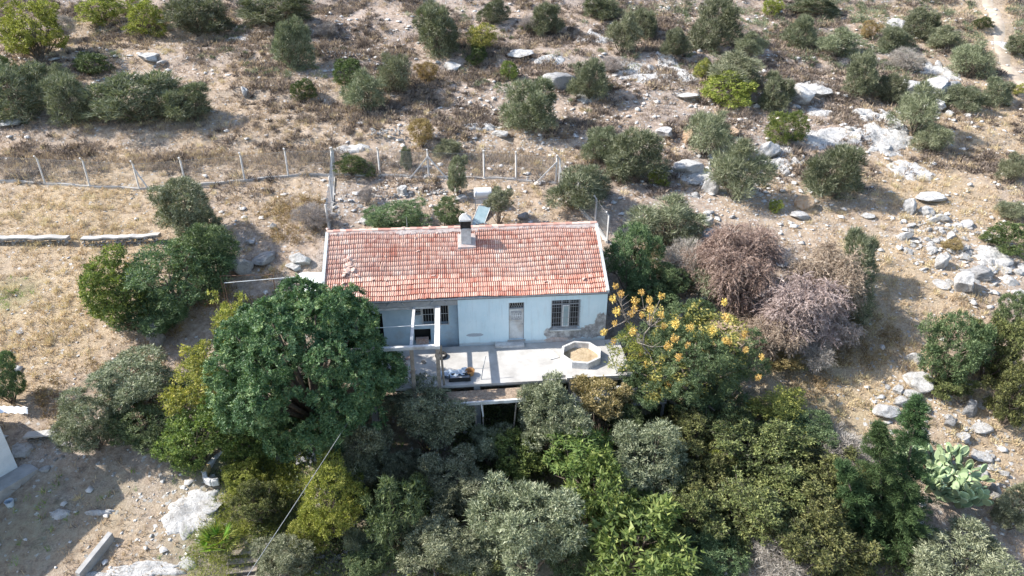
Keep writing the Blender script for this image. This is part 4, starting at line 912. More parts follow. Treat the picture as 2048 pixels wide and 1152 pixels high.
# lean-to roof on poles below the terrace edge, loaded with dry litter
lt = hemp('lean_to_shed', -7.9, -4.9, 0, 'low open lean-to covered with dry debris on thin poles', 'shed')
lx = lambda x, y, z: (x+7.9, y+4.9, z)
b = MB(); Z0 = -.28; b.prism([(-2.05, -.45), (2.2, -.35), (2.4, .82), (-1.9, .68)], Z0-.05, Z0); b.build('deck', M['wood'], lt)
b = MB().bar((-2.25, -.5, Z0+.02), (2.5, -.4, Z0+.04), .14, .2); b.build('edge_beam', M['conc_white'], lt, bev=.015)
b = MB().bar((2.28, -.28, Z0+.02), (2.45, .8, Z0+.02), .06, .1); b.build('edge_beam', M['wood'], lt)
n = 60; V = []; 
for i in range(n+1):
    for j in range(17):
        u = i/n; v = j/16; x = -2.0+4.3*u+.1*v; y = -.38+.1*u+1.1*v-.05; V.append((x, y, Z0+.01+.15*float(fbm(x*6, y*6, 5, 4))*min(1, 6*v*(1-v)+.2)))
link('debris', mesh_np('debris', V, [(i*17+j, (i+1)*17+j, (i+1)*17+j+1, i*17+j+1) for i in range(n) for j in range(16)], M['debris']), lt)
for x, y, a in ((-.35, -.3, .25), (.15, -.1, .0), (2.0, -.25, -.25), (-2.0, -.2, 0)): MB().bar((x, y, Z0-.05), (x+a, y-.1, -3.4), .09, .09, 6).build('pole', M['wood'], lt)
MB().bar((.05, -.55, Z0+.2), (.15, -.62, Z0-.75), .08, .1).build('hanging_board', M['conc_white'], lt)
# things on the terrace
def ring(Rr, r, n=28, k=8):
    V = []; f = []
    for i in range(n):
        for j in range(k): a = 6.283*i/n; c = 6.283*j/k; V.append(((Rr+r*math.cos(c))*math.cos(a), (Rr+r*math.cos(c))*math.sin(a), r*math.sin(c)*1.3))
    f = [(i*k+j, ((i+1) % n)*k+j, ((i+1) % n)*k+(j+1) % k, i*k+(j+1) % k) for i in range(n) for j in range(k)]; return V, f
V, f = ring(.3, .07); o = link('old_tyre', mesh_np('old_tyre', V, f, M['rubber'], smooth=True)); o.location = W(-10.0, -1.05, .1); tag(o, 'black old tyre lying flat on the shaded terrace', 'tyre')
e = hemp('blue_tarpaulin', -9.3, -3.0, .0, 'crumpled light blue sheet on the shaded terrace edge', 'tarpaulin')
V = [(.09*i-.75, .07*j-.35, .1+.28*float(vn(i*.5, j*.5, 3))) for i in range(18) for j in range(9)]
me = mesh_np('sheet', V, [(i*9+j, (i+1)*9+j, (i+1)*9+j+1, i*9+j+1) for i in range(17) for j in range(8)], M['blue_plastic']); link('sheet', me, e)
V2 = [(x, y, max(0.01, z-.13)) for x, y, z in V]; link('underside', mesh_np('underside', V2, [(i*9+j+1, (i+1)*9+j+1, (i+1)*9+j, i*9+j) for i in range(17) for j in range(8)], M['blue_plastic']), e)
e = hemp('metal_tray', -8.95, -3.45, 0, 'dark rimmed shallow metal tray in front of the blue sheet', 'tray')
b = MB(); b.box(-.55, .55, -.2, .2, .12, .14); b.build('tray_bottom', M['metal_grey'], e)
b = MB(); [b.box(*q) for q in ((-.6, .6, -.26, -.2, .04, .26), (-.6, .6, .2, .26, .04, .26), (-.6, -.55, -.2, .2, .04, .26), (.55, .6, -.2, .2, .04, .26))]; b.build('rim', M['rubber'], e)
for x in (-.5, .5): MB().box(x-.03, x+.03, -.03, .03, 0, .12).build('leg', M['rubber'], e)
e = hemp('basket', -8.35, -3.05, 0, 'small orange-brown wicker basket beside the blue sheet', 'basket')
b = MB(); n = 12; pr = [(.0, .02), (.2, .02), (.27, .3), (.24, .3), (.18, .06), (0, .06)]
b.add([(r_*math.cos(6.283*k/n), r_*math.sin(6.283*k/n), z) for r_, z in pr for k in range(n)], [(j*n+k, j*n+(k+1) % n, (j+1)*n+(k+1) % n, (j+1)*n+k) for j in range(5) for k in range(n)]); b.build('bowl', M['orange'], e)
V = MB().tube([(.26*math.cos(a*.314), 0, .3+.22*math.sin(a*.314)) for a in range(11)], .015, 5).build('handle', M['orange'], e)
o = MB().tube([(0, 0, 0), (.12, .15, .7), (.28, .35, 1.35)], [.03, .025, .02], 6).build('leaning_pole', M['metal_grey']); o.location = W(-7.75, -3.55, 0); tag(o, 'thin crooked pole standing at the shaded terrace edge', 'pole')
e = hemp('water_pump', .35, -3.45, 0, 'small dark piece of pipework at the front right corner of the terrace', 'pipe')
MB().tube([(-.3, 0, .05), (0, 0, .08), (.25, .02, .06)], .05, 6).build('pipe', M['rust'], e); MB().box(-.12, .05, -.08, .08, .0, .16).build('housing', M['rubber'], e, bev=.01)
o = MB().tube([(0, -3.7, .02), (.02, -2, .02), (0, -.1, .02)], .02, 5).build('thin_hose', M['metal_grey']); o.location = W(-.05, 0, 0); o.rotation_euler = (0, 0, PSI); tag(o, 'thin grey hose laid straight across the right end of the terrace', 'hose')
for k, (x, y, s) in enumerate(((-12.2, -2.0, .3), (-11.6, -2.5, .2), (-12.6, -1.2, .28), (-11.9, -1.1, .18), (-11.0, -1.6, .16))):
    o = MB().box(-s, s, -s*.6, s*.6, 0, s*.5).build('junk_plank', M['clay' if k % 2 else 'wood'], bev=.01); disp(o.data, .1, 3, k); o.location = W(x, y, .03); o.rotation_euler = (0, 0, k*1.3)
    tag(o, 'scrap piece lying on the dark left end of the terrace', 'scrap', 'scrap on the shaded terrace')
# wooden cart wheel in the dark under the terrace
e = hemp('cart_wheel', -6.3, -4.35, -.75, 'old spoked wheel hanging in the dark under the terrace', 'wheel')
V, f = ring(.42, .03, 24, 6); link('tyre', mesh_np('tyre', [(x, z, y) for x, y, z in V], f, M['wood'], smooth=True), e)
for k in range(6): MB().bar((0, 0, 0), (.4*math.cos(k*1.047), 0, .4*math.sin(k*1.047)), .03).build('spoke', M['wood'], e)
MB().bar((0, -.06, 0), (0, .06, 0), .14, .14, 10).build('hub', M['wood'], e)
# arched reed panel under the terrace edge
e = hemp('arched_canopy', -1.2, -4.45, -2.45, 'white arched canopy covered with orange leaves at the terrace edge', 'canopy')
def arch(x0, x1, r, m, name, th=.03):
    n = 12; b = MB(); V = []
    for x in (x0, x1):
        for q in (r, r-th):
            for k in range(n+1): a = math.pi*(.08+.5*k/n); V.append((x, -q*math.cos(a)*.8+.3, q*math.sin(a)*1.0+.6))
    m_ = n+1; f = []
    for k in range(n): f += [(k, 2*m_+k, 2*m_+k+1, k+1), (m_+k, m_+k+1, 3*m_+k+1, 3*m_+k), (k, k+1, m_+k+1, m_+k), (2*m_+k, 3*m_+k, 3*m_+k+1, 2*m_+k+1)]
    f += [(0, m_, 3*m_, 2*m_), (n, 2*m_+n, 3*m_+n, m_+n)]; b.add(V, f).build(name, M[m], e)
arch(-1.3, 1.35, 1.25, 'plaster_old', 'sheet'); arch(1.36, 1.46, 1.3, 'conc_white', 'rib', .12); arch(-1.42, -1.32, 1.3, 'conc_white', 'rib', .12)
for x in (-1.36, 1.4): MB().bar((x, -.7, .75), (x, -.7, -1.2), .1).build('post', M['wood'], e)
# stair with balustrade right of the terrace
e = hemp('stair_railing', .9, -4.3, -1.6, 'weathered concrete balustrade climbing beside the terrace end', 'railing')
MB().bar((-.1, 0, .9), (1.9, .5, 1.25), .12, .12).build('handrail', M['conc_grey'], e); MB().bar((0, 0, -.1), (1.95, .45, .2), .14, .14).build('bottom_rail', M['conc_grey'], e)
bm_ = MB().bar((0, 0, .0), (0, 0, .98), .07, .05).mesh('baluster', M['conc_grey'])
for k in range(11): link('baluster', bm_, e, (.1+k*.17, .02+k*.043, -.05+k*.028))
MB().bar((0.02, -.05, -1.6), (.02, -.05, 1.05), .14).build('post', M['conc_grey'], e); MB().bar((1.92, .45, -1.6), (1.92, .45, 1.4), .14).build('post', M['conc_grey'], e)
MB().box(-.1, 2.0, .1, 1.4, -.3, -.15).build('landing', M['conc_grey'], e)

# broken tiles and stones lying on the roof
def rockmesh(name, m, seed, sub=2, amp=.35, planes=9, flat=1.):
    import bmesh; bm = bmesh.new(); bmesh.ops.create_icosphere(bm, subdivisions=sub, radius=1); g = np.random.default_rng(seed)
    co = np.array([v.co for v in bm.verts]); ns = unit(g.normal(size=(planes, 3))); ds = g.uniform(.5, .88, planes)
    for nn_, d_ in zip(ns, ds): q = co@nn_; o_ = np.maximum(q-d_, 0); co = co-o_[:, None]*nn_
    f_ = (fbm(co[:, 0]*1.7+seed, co[:, 1]*1.7+co[:, 2]*1.3, seed, 3)-.44)*amp+(fbm(co[:, 0]*5+seed, co[:, 1]*5+co[:, 2]*4, seed+3, 3)-.44)*amp*.45; co = co*(1+f_[:, None]); co[:, 2] *= flat
    for v, c in zip(bm.verts, co): v.co = c
    me = bpy.data.meshes.new(name); bm.to_mesh(me); bm.free(); me.materials.append(M[m]); me.polygons.foreach_set('use_smooth', [sub > 3]*len(me.polygons)); return me
bt = [rockmesh('broken_tile', 'clay', 40+i, 1, .3, 5, .5) for i in range(3)]
def roofpt(px, py):
    r = Vector(ray(px, py)); nn_ = -N_*SL+Vector((0, 0, 1)); P0 = W(0, EY, EZ+.04); t = (P0-Vector((0, 0, H))).dot(nn_)/r.dot(nn_); return Vector((0, 0, H))+r*t
gg = random.Random(8)
def debris_at(x, y, s, lb, k):
    o = link('broken_tile', bt[k % 3], None, roofpt(x, y), (CA, .1, k*1.9), (s*1.3, s, s*.8)); tag(o, lb, 'tile fragment', 'tile fragments lying on the roof')
PILE = [(690, 520), (700, 517), (706, 521), (696, 528), (692, 534), (702, 533), (705, 539), (698, 543), (692, 546), (688, 550), (709, 543), (716, 551), (687, 566), (694, 540), (702, 526)]
for k, (x, y) in enumerate(PILE): debris_at(x, y, .15+.09*gg.random(), 'broken tile lump in the pile on the left third of the roof', k)
for k, (x, y, s, lb) in enumerate([(753, 513, .15, 'single pale lump on the roof right of the broken tile pile'), (772, 513, .12, 'second lump on the roof right of the broken tile pile'), (836, 502, .15, 'lump on the upper roof halfway to the chimney'), (747, 478, .13, 'small fragment under the ridge, left end'),
    (832, 476, .12, 'small fragment under the ridge left of the chimney'), (867, 551, .17, 'broad overturned tile low on the roof left of centre'), (876, 555, .14, 'flat tile shard right beside the overturned tile'), (860, 546, .12, 'loose shard above the overturned tile'), (746, 559, .14, 'reddish shard low on the left half of the roof'),
    (773, 560, .1, 'dark slit-like shard low on the left half of the roof'), (839, 521, .1, 'tiny fragment in the middle of the left roof half'), (1122, 552, .1, 'small dark chip low on the right half of the roof'), (1168, 557, .16, 'pale shard pair near the right eave corner, left piece'), (1180, 552, .14, 'pale shard near the right verge of the roof'), (1069, 556, .11, 'white flake on a tile below the roof middle, right of centre'), (1092, 563, .12, 'pinkish flake near the eave above the door side of the window')]): debris_at(x, y, s, lb, k)
for k, (x, y, s, lb) in enumerate([(806, 457, .24, 'pale stone lump on the ridge with a thin stake'), (816, 458, .17, 'grey stone on the ridge right of the thin stake'), (860, 453, .13, 'small stacked stone standing on the ridge left of the chimney'), (876, 466, .14, 'grey stone just under the ridge left of the chimney'), (672, 468, .2, 'whitish mortar lump at the left end of the ridge'), (655, 458, .16, 'pinkish stone at the very left corner of the ridge')]):
    p = roofpt(x, y); tag(link('ridge_stone', bt[k % 3], None, p, (0, 0, k), (s, s, s)), lb, 'stone')
o = MB().tube([(0, 0, -.1), (.02, 0, .35), (.0, 0, .75)], [.02, .015, .01], 5).build('thin_stake', M['metal_grey']); o.location = roofpt(814, 457); tag(o, 'thin grey stake poking up from the ridge', 'stake')

# ---------------------------------------------------------------- solar water heater in the yard
p = at(966, 416); tz = atY(961, 384, p.y+.1); e = empty('solar_water_heater', p, PSI, 'solar water heater with white tank and tilted glass panel behind the roof', 'solar heater')
hh = tz.z-p.z; tl = 1.25
b = MB(); n = 20; yy = 0
tk = MB().tube([(-tl/2-.02, 0, hh), (-tl/2, 0, hh), (tl/2, 0, hh), (tl/2+.02, 0, hh)], [.3, .36, .36, .3], 20).build('tank', M['metal_pale'], e); tk.data.materials[0] = M['white']
for x in (-tl/2+.12, tl/2-.12): MB().tube([(x, .37*math.cos(a*.5236), hh+.37*math.sin(a*.5236)) and (x+.0*a, .368*math.cos(a*.5236), hh+.368*math.sin(a*.5236)) for a in range(13)], .012, 4).build('strap', M['metal_grey'], tk)
for x in (-tl/2+.06, tl/2-.06):
    for y in (-.3, .3): MB().bar((x, y, -.3), (x, y*.8, hh-.3), .05).build('leg', M['metal_grey'], e)
    MB().bar((x, -.3, .3), (x, .3, hh-.4), .035).build('brace', M['metal_grey'], e)
MB().box(-tl/2+.1, tl/2-.16, .14, .17, .25, hh-.42).build('back_sheet', M['white'], e)
MB().tube([(-.2, -.15, hh-.4), (-.15, -.3, hh-.7), (-.3, -.35, .1), (-.28, -.4, .0)], .035, 6).build('pipe', M['white'], e)
MB().bar((-tl/2, -.3, hh-.4), (tl/2, -.3, hh-.4), .05).build('rail', M['metal_grey'], e)
A = atY(957, 411, p.y-.35)-p; B = atY(982, 412, p.y-.35)-p; C2 = atY(966, 456, p.y-2.0)-p; D2 = atY(940, 455, p.y-2.0)-p; Ri = Matrix.Rotation(-PSI, 3, 'Z'); q4 = [Ri@v for v in (D2, C2, B, A)]
q4[1] = q4[0]+(q4[2]-q4[3]); nn_ = (q4[1]-q4[0]).cross(q4[3]-q4[0]).normalized()
def slab(q, t0, t1, name, m, par): return MB().add([v+nn_*t0 for v in q]+[v+nn_*t1 for v in q], [(3, 2, 1, 0), (4, 5, 6, 7), (0, 1, 5, 4), (1, 2, 6, 5), (2, 3, 7, 6), (3, 0, 4, 7)]).build(name, M[m], par)
pn = slab(q4, -.08, 0, 'collector_panel', 'metal_grey', e); cc = sum(q4, Vector())/4; slab([cc+(v-cc)*.94 for v in q4], .002, .012, 'glass', 'panel', pn)
b = MB(); [b.bar(q4[k].lerp(q4[(k+1) % 4], 0)+nn_*.012, q4[(k+1) % 4]+nn_*.012, .035, .03) for k in range(4)]; b.build('panel_frame', M['metal_pale'], pn)
for v in (q4[2], q4[3], q4[0], q4[1]):
    wv = p+Matrix.Rotation(PSI, 3, 'Z')@v; MB().bar(v-nn_*.05, (v.x, v.y, gz(wv.x, wv.y)-p.z-.1), .04).build('leg', M['metal_grey'], e)

# ---------------------------------------------------------------- chain-link fences
M['wire'] = simple('galvanised_wire', (.42, .42, .41), (.52, .52, .5), 3, rough=.5, metal=.4)
M['post'] = simple('concrete_post', (.46, .45, .43), (.6, .58, .55), 5)
postm = None
def fence(pts, hpx, label, braces=(), hgt=2.1, crook=True, kerb=True, meshdens=.16):
    P = [at(*q) for q in pts]; e = empty('chain_link_fence', P[0], 0, label, 'fence'); o = P[0]
    for k, q in enumerate(P):
        lean = Vector((.02*math.sin(k*3), .03*math.cos(k*2), 0)); a = q-o
        d = (P[min(k+1, len(P)-1)]-P[max(k-1, 0)]); nrm = Vector((-d.y, d.x, 0)).normalized()
        b = MB().tube([a-Vector((0, 0, .3)), a+lean+Vector((0, 0, hgt))]+([a+lean+Vector((0, 0, hgt))+nrm*(-.22)+Vector((0, 0, .3))] if crook else []), .075, 4)
        b.build('post', M['post'], e)
    for k, dx in braces:
        a = P[k]-o; d = (P[min(k+1, len(P)-1)]-P[max(k-1, 0)]).normalized(); q = P[k]+d*dx; MB().bar((q.x-o.x, q.y-o.y-.15, gz(q.x, q.y-.15)-o.z-.1), a+Vector((0, -.05, hgt*.85)), .09).build('brace', M['post'], e)
    if kerb:
        den = [a.lerp(b_, i/6) for a, b_ in zip(P[:-1], P[1:]) for i in range(6)]+[P[-1]]; V = []; f = []
        for i, q in enumerate(den):
            q = Vector((q.x, q.y, gz(q.x, q.y)))-o; dn = den[min(i+1, len(den)-1)]-den[max(i-1, 0)]; s = Vector((-dn.y, dn.x, 0)).normalized()*.11; w_ = .02*math.sin(i)
            V += [q-s+Vector((0, 0, -.3)), q-s+Vector((0, 0, .13+w_)), q+s+Vector((0, 0, .13+w_)), q+s+Vector((0, 0, -.3))]
            if i: j = 4*i; f += [(j-4+c, j-4+c+1, j+c+1, j+c) for c in range(3)]
        f += [(0, 1, 2, 3), tuple(len(V)-4+c for c in (3, 2, 1, 0))]; MB().add(V, f).build('kerb', M['concrete'], e)
    b = MB()
    for a, c in zip(P[:-1], P[1:]):
        a = a-o; c = c-o; L = (c-a).length; n = int(L/meshdens)
        for s in (-1, 1):
            for i in range(-int(1.9/meshdens), n, 1):
                t0 = i*meshdens; t1 = t0+1.9
                lo, hi = max(t0, 0), min(t1, L)
                if hi <= lo: continue
                za, zb = (lo-t0), (hi-t0)
                if s < 0: za, zb = 1.9-za, 1.9-zb
                b.bar(a.lerp(c, lo/L)+Vector((0, .07, za+.18)), a.lerp(c, hi/L)+Vector((0, .07, zb+.18)), .009, .009, 3)
        for z in (.2, 1.1, 2.05): b.bar(a+Vector((0, .07, z)), c+Vector((0, .07, z)), .014, .014, 3)
    tag(b.build('wire_mesh', M['wire'], e), kind='stuff')
    return P
fence([(-60, 362), (-8, 364), (91, 369), (180, 374), (279, 379), (372, 372), (490, 362), (577, 354), (669, 352)], 52, 'long chain-link fence with leaning concrete posts crossing the hillside left', braces=((4, .9),))
fence([(671, 352), (760, 352), (858, 356), (968, 358), (1032, 361), (1112, 368)], 52, 'back fence of the yard behind the solar heater', braces=((2, 1.6), (2, -1.6), (5, -1.7)))
fence([(1118, 370), (1155, 412), (1190, 452), (1214, 486)], 52, 'slanting yard fence going down to the right end of the house', braces=((0, .8),))
fence([(668, 356), (665, 405), (658, 462)], 52, 'short fence along the left side of the yard', crook=False)

# ---------------------------------------------------------------- dry stone walls, stone by stone
smesh = [rockmesh('stone', 'rock', 60+i, 1, .3, 7, .8) for i in range(6)]
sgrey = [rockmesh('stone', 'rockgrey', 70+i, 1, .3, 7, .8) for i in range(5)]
def stonewall(a, b_, hgt, label, n, seed, cap=True, rows=3, thick=.3, ms_=None):
    A_, B_ = at(*a), at(*b_); e = empty('dry_stone_wall', A_, 0, label, 'wall'); g = random.Random(seed); d = B_-A_; ms_ = ms_ or smesh
    for k in range(n):
        u = g.random(); row = k % rows; q = A_+d*u; s = hgt/rows*.62*g.uniform(.7, 1.25)
        z = gz(q.x, q.y)-A_.z+hgt*(row+.35)/rows; link('stone', ms_[g.randrange(len(ms_))], e, (q.x-A_.x, q.y-A_.y+g.uniform(-thick, thick)*.5, z), (g.random(), g.random(), g.random()*6), (s*1.25, s, s*.85))
    if cap:
        b = MB(); m_ = 14; V = []; f = []
        for i in range(m_+1):
            q = A_+d*(i/m_); z = gz(q.x, q.y)-A_.z+hgt*(.93+.12*g.random()); V += [(q.x-A_.x, q.y-A_.y-thick*.7, z), (q.x-A_.x, q.y-A_.y-thick*.7, z+.1), (q.x-A_.x, q.y-A_.y+thick*.9, z+.12), (q.x-A_.x, q.y-A_.y+thick*.9, z-.3)]
            if i: j = 4*i; f += [(j-4+c, j-4+c+1, j+c+1, j+c) for c in range(3)]
        f += [(0, 1, 2, 3), tuple(4*m_+c for c in (3, 2, 1, 0))]; b.add(V, f).build('coping', M['concrete'], e)
stonewall((168, 492), (322, 484), .55, 'dry stone wall with white coping left of the big clump', 110, 1)
stonewall((-20, 488), (140, 488), .45, 'broken dry stone wall running off the left edge', 90, 2)
stonewall((745, 400), (890, 386), .35, 'row of tumbled stones across the left of the yard', 60, 3, cap=False, rows=2)
stonewall((740, 268), (805, 268), .5, 'small heap-like wall of white stones left of the orange-brown bush', 70, 4, cap=False, thick=1.6)
stonewall((590, 925), (690, 912), .5, 'pale rubble wall behind the yellow-green tree', 70, 5, cap=False, thick=.9)
stonewall((640, 108), (740, 118), .45, 'line of grey rubble on the upper hill right of the lone bush', 60, 6, cap=False, thick=.9, ms_=sgrey)
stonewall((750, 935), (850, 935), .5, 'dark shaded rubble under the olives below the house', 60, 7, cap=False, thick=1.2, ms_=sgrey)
stonewall((620, 1120), (860, 1115), .5, 'low rubble wall along the bottom edge', 90, 8, cap=False, thick=.6, ms_=sgrey)

# ---------------------------------------------------------------- boulders and rock outcrops
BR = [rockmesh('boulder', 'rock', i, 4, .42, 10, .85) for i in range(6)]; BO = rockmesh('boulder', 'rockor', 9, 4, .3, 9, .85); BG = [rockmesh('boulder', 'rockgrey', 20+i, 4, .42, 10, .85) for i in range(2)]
def rock(cx, cy, w_, h_, label, kind='w', name='boulder', grp=None, sink=.3, k=[0]):
    k[0] += 1; p = at(cx, cy+h_*.35); s = ppm((p.x, p.y, p.z)); r = w_/2/s; dep = math.atan2(H-p.z, p.y)
    hv = max((h_/2/s)**2-(r*math.sin(dep)*.9)**2, (.22*r)**2)**.5/math.cos(dep); me = BO if kind == 'o' else (BG[k[0] % 2] if kind == 'g' else BR[k[0] % 6])
    ry = min(r, h_/2/s/math.sin(dep)) if h_ < w_*.6 else r*.85
    o = link(name, me, None, p+Vector((0, 0, hv*(1-sink*2))), (.1*math.sin(k[0]), .1*math.cos(k[0]*2), .4*math.sin(k[0]*5)), (r*1.12, ry*1.1, hv*1.15)); return tag(o, label, 'rock', grp)
for a in [
(491,182,18,24,'lone upright white boulder on brown grass of the upper left hill'),(18,243,46,20,'white flat rock at the left edge below the dark bushes'),(300,112,44,22,'largest white rock of the pale pile right of the mastic mound'),(325,124,20,12,'small white rock at the right of the pale pile','w'),(108,118,24,8,'flat sliver of rock left of the mastic mound'),
(1120,158,72,44,'big rounded grey boulder left of the tall olive bush','g'),(905,132,40,22,'pale rock below the golden yellow bush'),(1040,105,52,20,'white slab right of the golden yellow bush'),(1330,262,40,28,'white boulder above the fenced yard, right of the round green pair'),(1375,330,60,36,'white boulder under the upper bush of the grey-green pair'),
(1375,270,20,40,'tall orange boulder left of the upper grey-green bush','o'),(1462,262,28,20,'orange stone right of the upper grey-green bush','o'),(1420,366,34,46,'white block standing over red earth'),(1535,298,46,46,'large white craggy boulder left of the white ledge','w'),(1607,402,34,36,'big orange boulder right of the lower grey-green bush','o'),
(1598,428,34,18,'white stone in front of the big orange boulder'),(1816,410,24,38,'narrow white boulder, left of a row of three on straw'),(1852,420,30,24,'middle white boulder of the row of three on straw'),(1882,432,30,18,'right white boulder of the row of three on straw'),(1735,430,26,14,'small flat white stone on open ground above the dead thicket'),
(1415,440,26,26,'upper white stone right of the big olive-grey bush'),(1420,468,40,36,'lower white stone right of the big olive-grey bush'),(1855,388,58,22,'flat white slab above the row of three boulders'),(1590,212,20,10,'small white stone under the fresh green bush'),(1715,225,26,16,'pale stone in the middle of the right slope'),
(1512,212,14,14,'tiny white block left of the fresh green bush'),(1870,170,60,46,'jagged white rock between the dark pair and the low bushes'),(1820,170,44,34,'left jagged white rock beside the dark pair'),(1855,205,56,28,'lower jagged white rock above the sprawling grey bush'),(1900,175,40,36,'right jagged grey rock over the low dark bush','g'),
(1600,185,60,40,'white craggy rock right of the round dark bush'),(1640,180,44,26,'second craggy rock right of the round dark bush'),(1925,560,46,60,'tallest white block in the rubble spill'),(1880,520,28,40,'leaning white block on the left of the rubble spill'),(1960,540,60,36,'broad flat grey rock at the right of the rubble spill','g'),
(1835,755,60,44,'large white boulder above the conifers'),(1828,712,34,28,'pale rock over the large white boulder'),(1770,815,56,38,'broad white boulder left of the conifer top'),(1796,778,24,24,'small round white rock above the broad one by the conifer'),(1800,800,26,26,'white rock touching the broad one by the conifer'),
(1822,785,34,24,'slab right of the small round rock by the conifer'),(1845,812,28,18,'white stone just right of the conifer tip'),(1938,812,34,38,'tall grey boulder in front of the right bramble','g'),(1900,842,26,28,'smaller grey boulder left of the tall grey one','g'),(1926,872,30,26,'white boulder below the two grey ones'),
(1962,852,40,22,'flat pale rock right of the white boulder'),(1960,905,44,26,'pale rock cluster above the cactus, left'),(1985,930,30,18,'pale rock right of the cactus'),(1983,982,26,40,'upright white rock right of the cactus'),(2006,945,18,16,'small white rock by the right edge bush'),(1996,1036,24,40,'upright pale rock in shadow under the right edge bush'),
(1825,1082,36,40,'grey rock in the shade at the foot of the conifers','g'),(1340,1038,22,16,'small pale rock in the dark under the glossy tree'),(485,530,46,44,'grey boulder in the shade left of the white sheet','g'),(468,520,24,20,'small boulder beside the shaded grey one','g'),(600,515,42,34,'pale rounded boulder left of the roof corner'),
(590,530,36,20,'white angular rock left of the roof corner'),(530,512,50,26,'grey low rock between the shrubs and the roof corner','g'),(318,668,36,60,'dark grey rock sticking out under the big left clump','g'),(560,915,26,20,'white boulder at the end of the pale rubble wall'),(420,1005,60,30,'white rock shelf beside the stone trough'),
(1047,430,26,20,'grey stone lump right of the little olive tree','g'),(806,378,24,30,'white rock in the tumbled row of the yard'),(922,395,24,18,'pale rock left of the solar heater'),(730,440,22,16,'white stone beside the yard bushes'),(1130,385,20,14,'stone in the upper right corner of the yard'),(500,482,22,12,'pale stone in the grass right of the left clump'),(548,452,14,20,'small stone in the grass above the roof corner'),(45,895,50,28,'pale flat rock in the shadow of the white building'),(90,936,20,14,'small pale rock in the shadow near the white building'),(130,786+100,14,12,'tiny bluish stone by the dark rubble heap'),
(40,662,16,8,'small white stone in the straw at the far left'),(1000,265,36,16,'white flat rock on the stony terrace left of the big dark bush'),(1375,190,44,16,'smooth tan rock above the grey-green pair'),(1690,190,20,10,'small pale rock near the dark pair')]:
    rock(*a)
# flat bare rock shelves
def shelf(cx, cy, w_, h_, label, seed, m='rock', rot=0., lift=.12):
    p = at(cx, cy); s = ppm((p.x, p.y, p.z)); rx = w_/2/s; dep = math.atan2(H-p.z, p.y)+.25; ry = h_/2/s/math.sin(dep); n = 34; V = []; f = []; g = np.random.default_rng(seed); c, sn = math.cos(rot), math.sin(rot)
    for i in range(n+1):
        for j in range(n+1):
            u, v = i/n*2-1, j/n*2-1; q = math.hypot(u, v); mx = max(abs(u), abs(v), 1e-6); k = mx/max(q, 1e-6); U_, V_ = u*k, v*k; r0 = math.hypot(U_, V_); an = math.atan2(V_, U_)
            er = 1+.42*(float(fbm(math.cos(an)*3.4+seed, math.sin(an)*3.4, seed, 5))-.5)*2*r0
            X = (U_*c-V_*sn)*rx*er; Y = (U_*sn+V_*c)*ry*er; z = gz(p.x+X, p.y+Y)-p.z
            e_ = max(0, 1-r0**5); V.append((X, Y, z+lift*e_*(-.9+4.6*float(fbm(X*1.1+seed, Y*1.4, seed, 5)))-.1*(r0 > .97)-.25*(r0 > .999)))
    f = [(i*(n+1)+j, (i+1)*(n+1)+j, (i+1)*(n+1)+j+1, i*(n+1)+j+1) for i in range(n) for j in range(n)]
    o = link('rock_outcrop', mesh_np('rock_outcrop', V, f, M[m], smooth=False)); o.location = p; tag(o, label, 'rock')
for k, a in enumerate([(1270,150,100,44,'white bare rock slab left of the lower mound, upper middle hill'),(1350,150,90,50,'bare white slab descending left of the yellow bush'),(1330,110,40,50,'narrow upper arm of the bare white slab'),(1185,78,90,24,'pale bare slab near the top, left of the grey feathery bush'),(1680,272,130,34,'long white ledge above the large rounded bush'),
  (1765,285,90,50,'bright bare slab at the middle of the white ledge'),(1790,250,40,70,'narrow tongue of bare rock at the ledge'),(1820,342,90,40,'lower white slab at the end of the ledge'),(1640,225,60,24,'thin slab above the ledge'),(388,1028,110,90,'large white bare rock in the yard left of the weeds'),(290,1140,150,30,'white bare rock at the bottom edge left of the palm'),(375,1128,36,26,'small bare rock left of the palm'),(120,1030,40,18,'small pale rock patch in the building shadow'),(200,1026,60,10,'thin pale rock streak crossing the shadow edge'),(200,1150,90,10,'rock strip at the bottom edge left'),(700,300,90,14,'pale bare slab just behind the fence'),
  (960,255,70,18,'pale bare slab on the stony terrace'),(1990,520,70,50,'grey broad rock sheet right in the rubble spill'),(1800,60,60,22,'tilted pale slab in the upper right thicket'),(480,80,70,14,'flat pale slab on the upper left hill'),
  (1100,120,60,12,'thin pale slab near the vivid green round bush'),(2015,95,30,40,'bare pale ground rock by the foot path'),(1560,330,60,20,'low white slab by the craggy boulder'),(1180,190,60,14,'pale slab in the shadow of the tall olive bush'),(1730,232,56,26,'pale slab just above the bright middle of the ledge'),(1560,300,60,26,'grey-white slab behind the craggy white boulder'),(1385,352,80,28,'pale slab below the upper grey-green bush of the pair'),(1625,175,70,34,'broken white slab right of the round dark bush'),(1880,150,70,34,'white slab behind the jagged white rocks'),(1500,385,60,20,'low pale slab under the lower grey-green bush')]):
    shelf(*a, seed=k+3, lift=.1 if a[1] > 900 else .14)
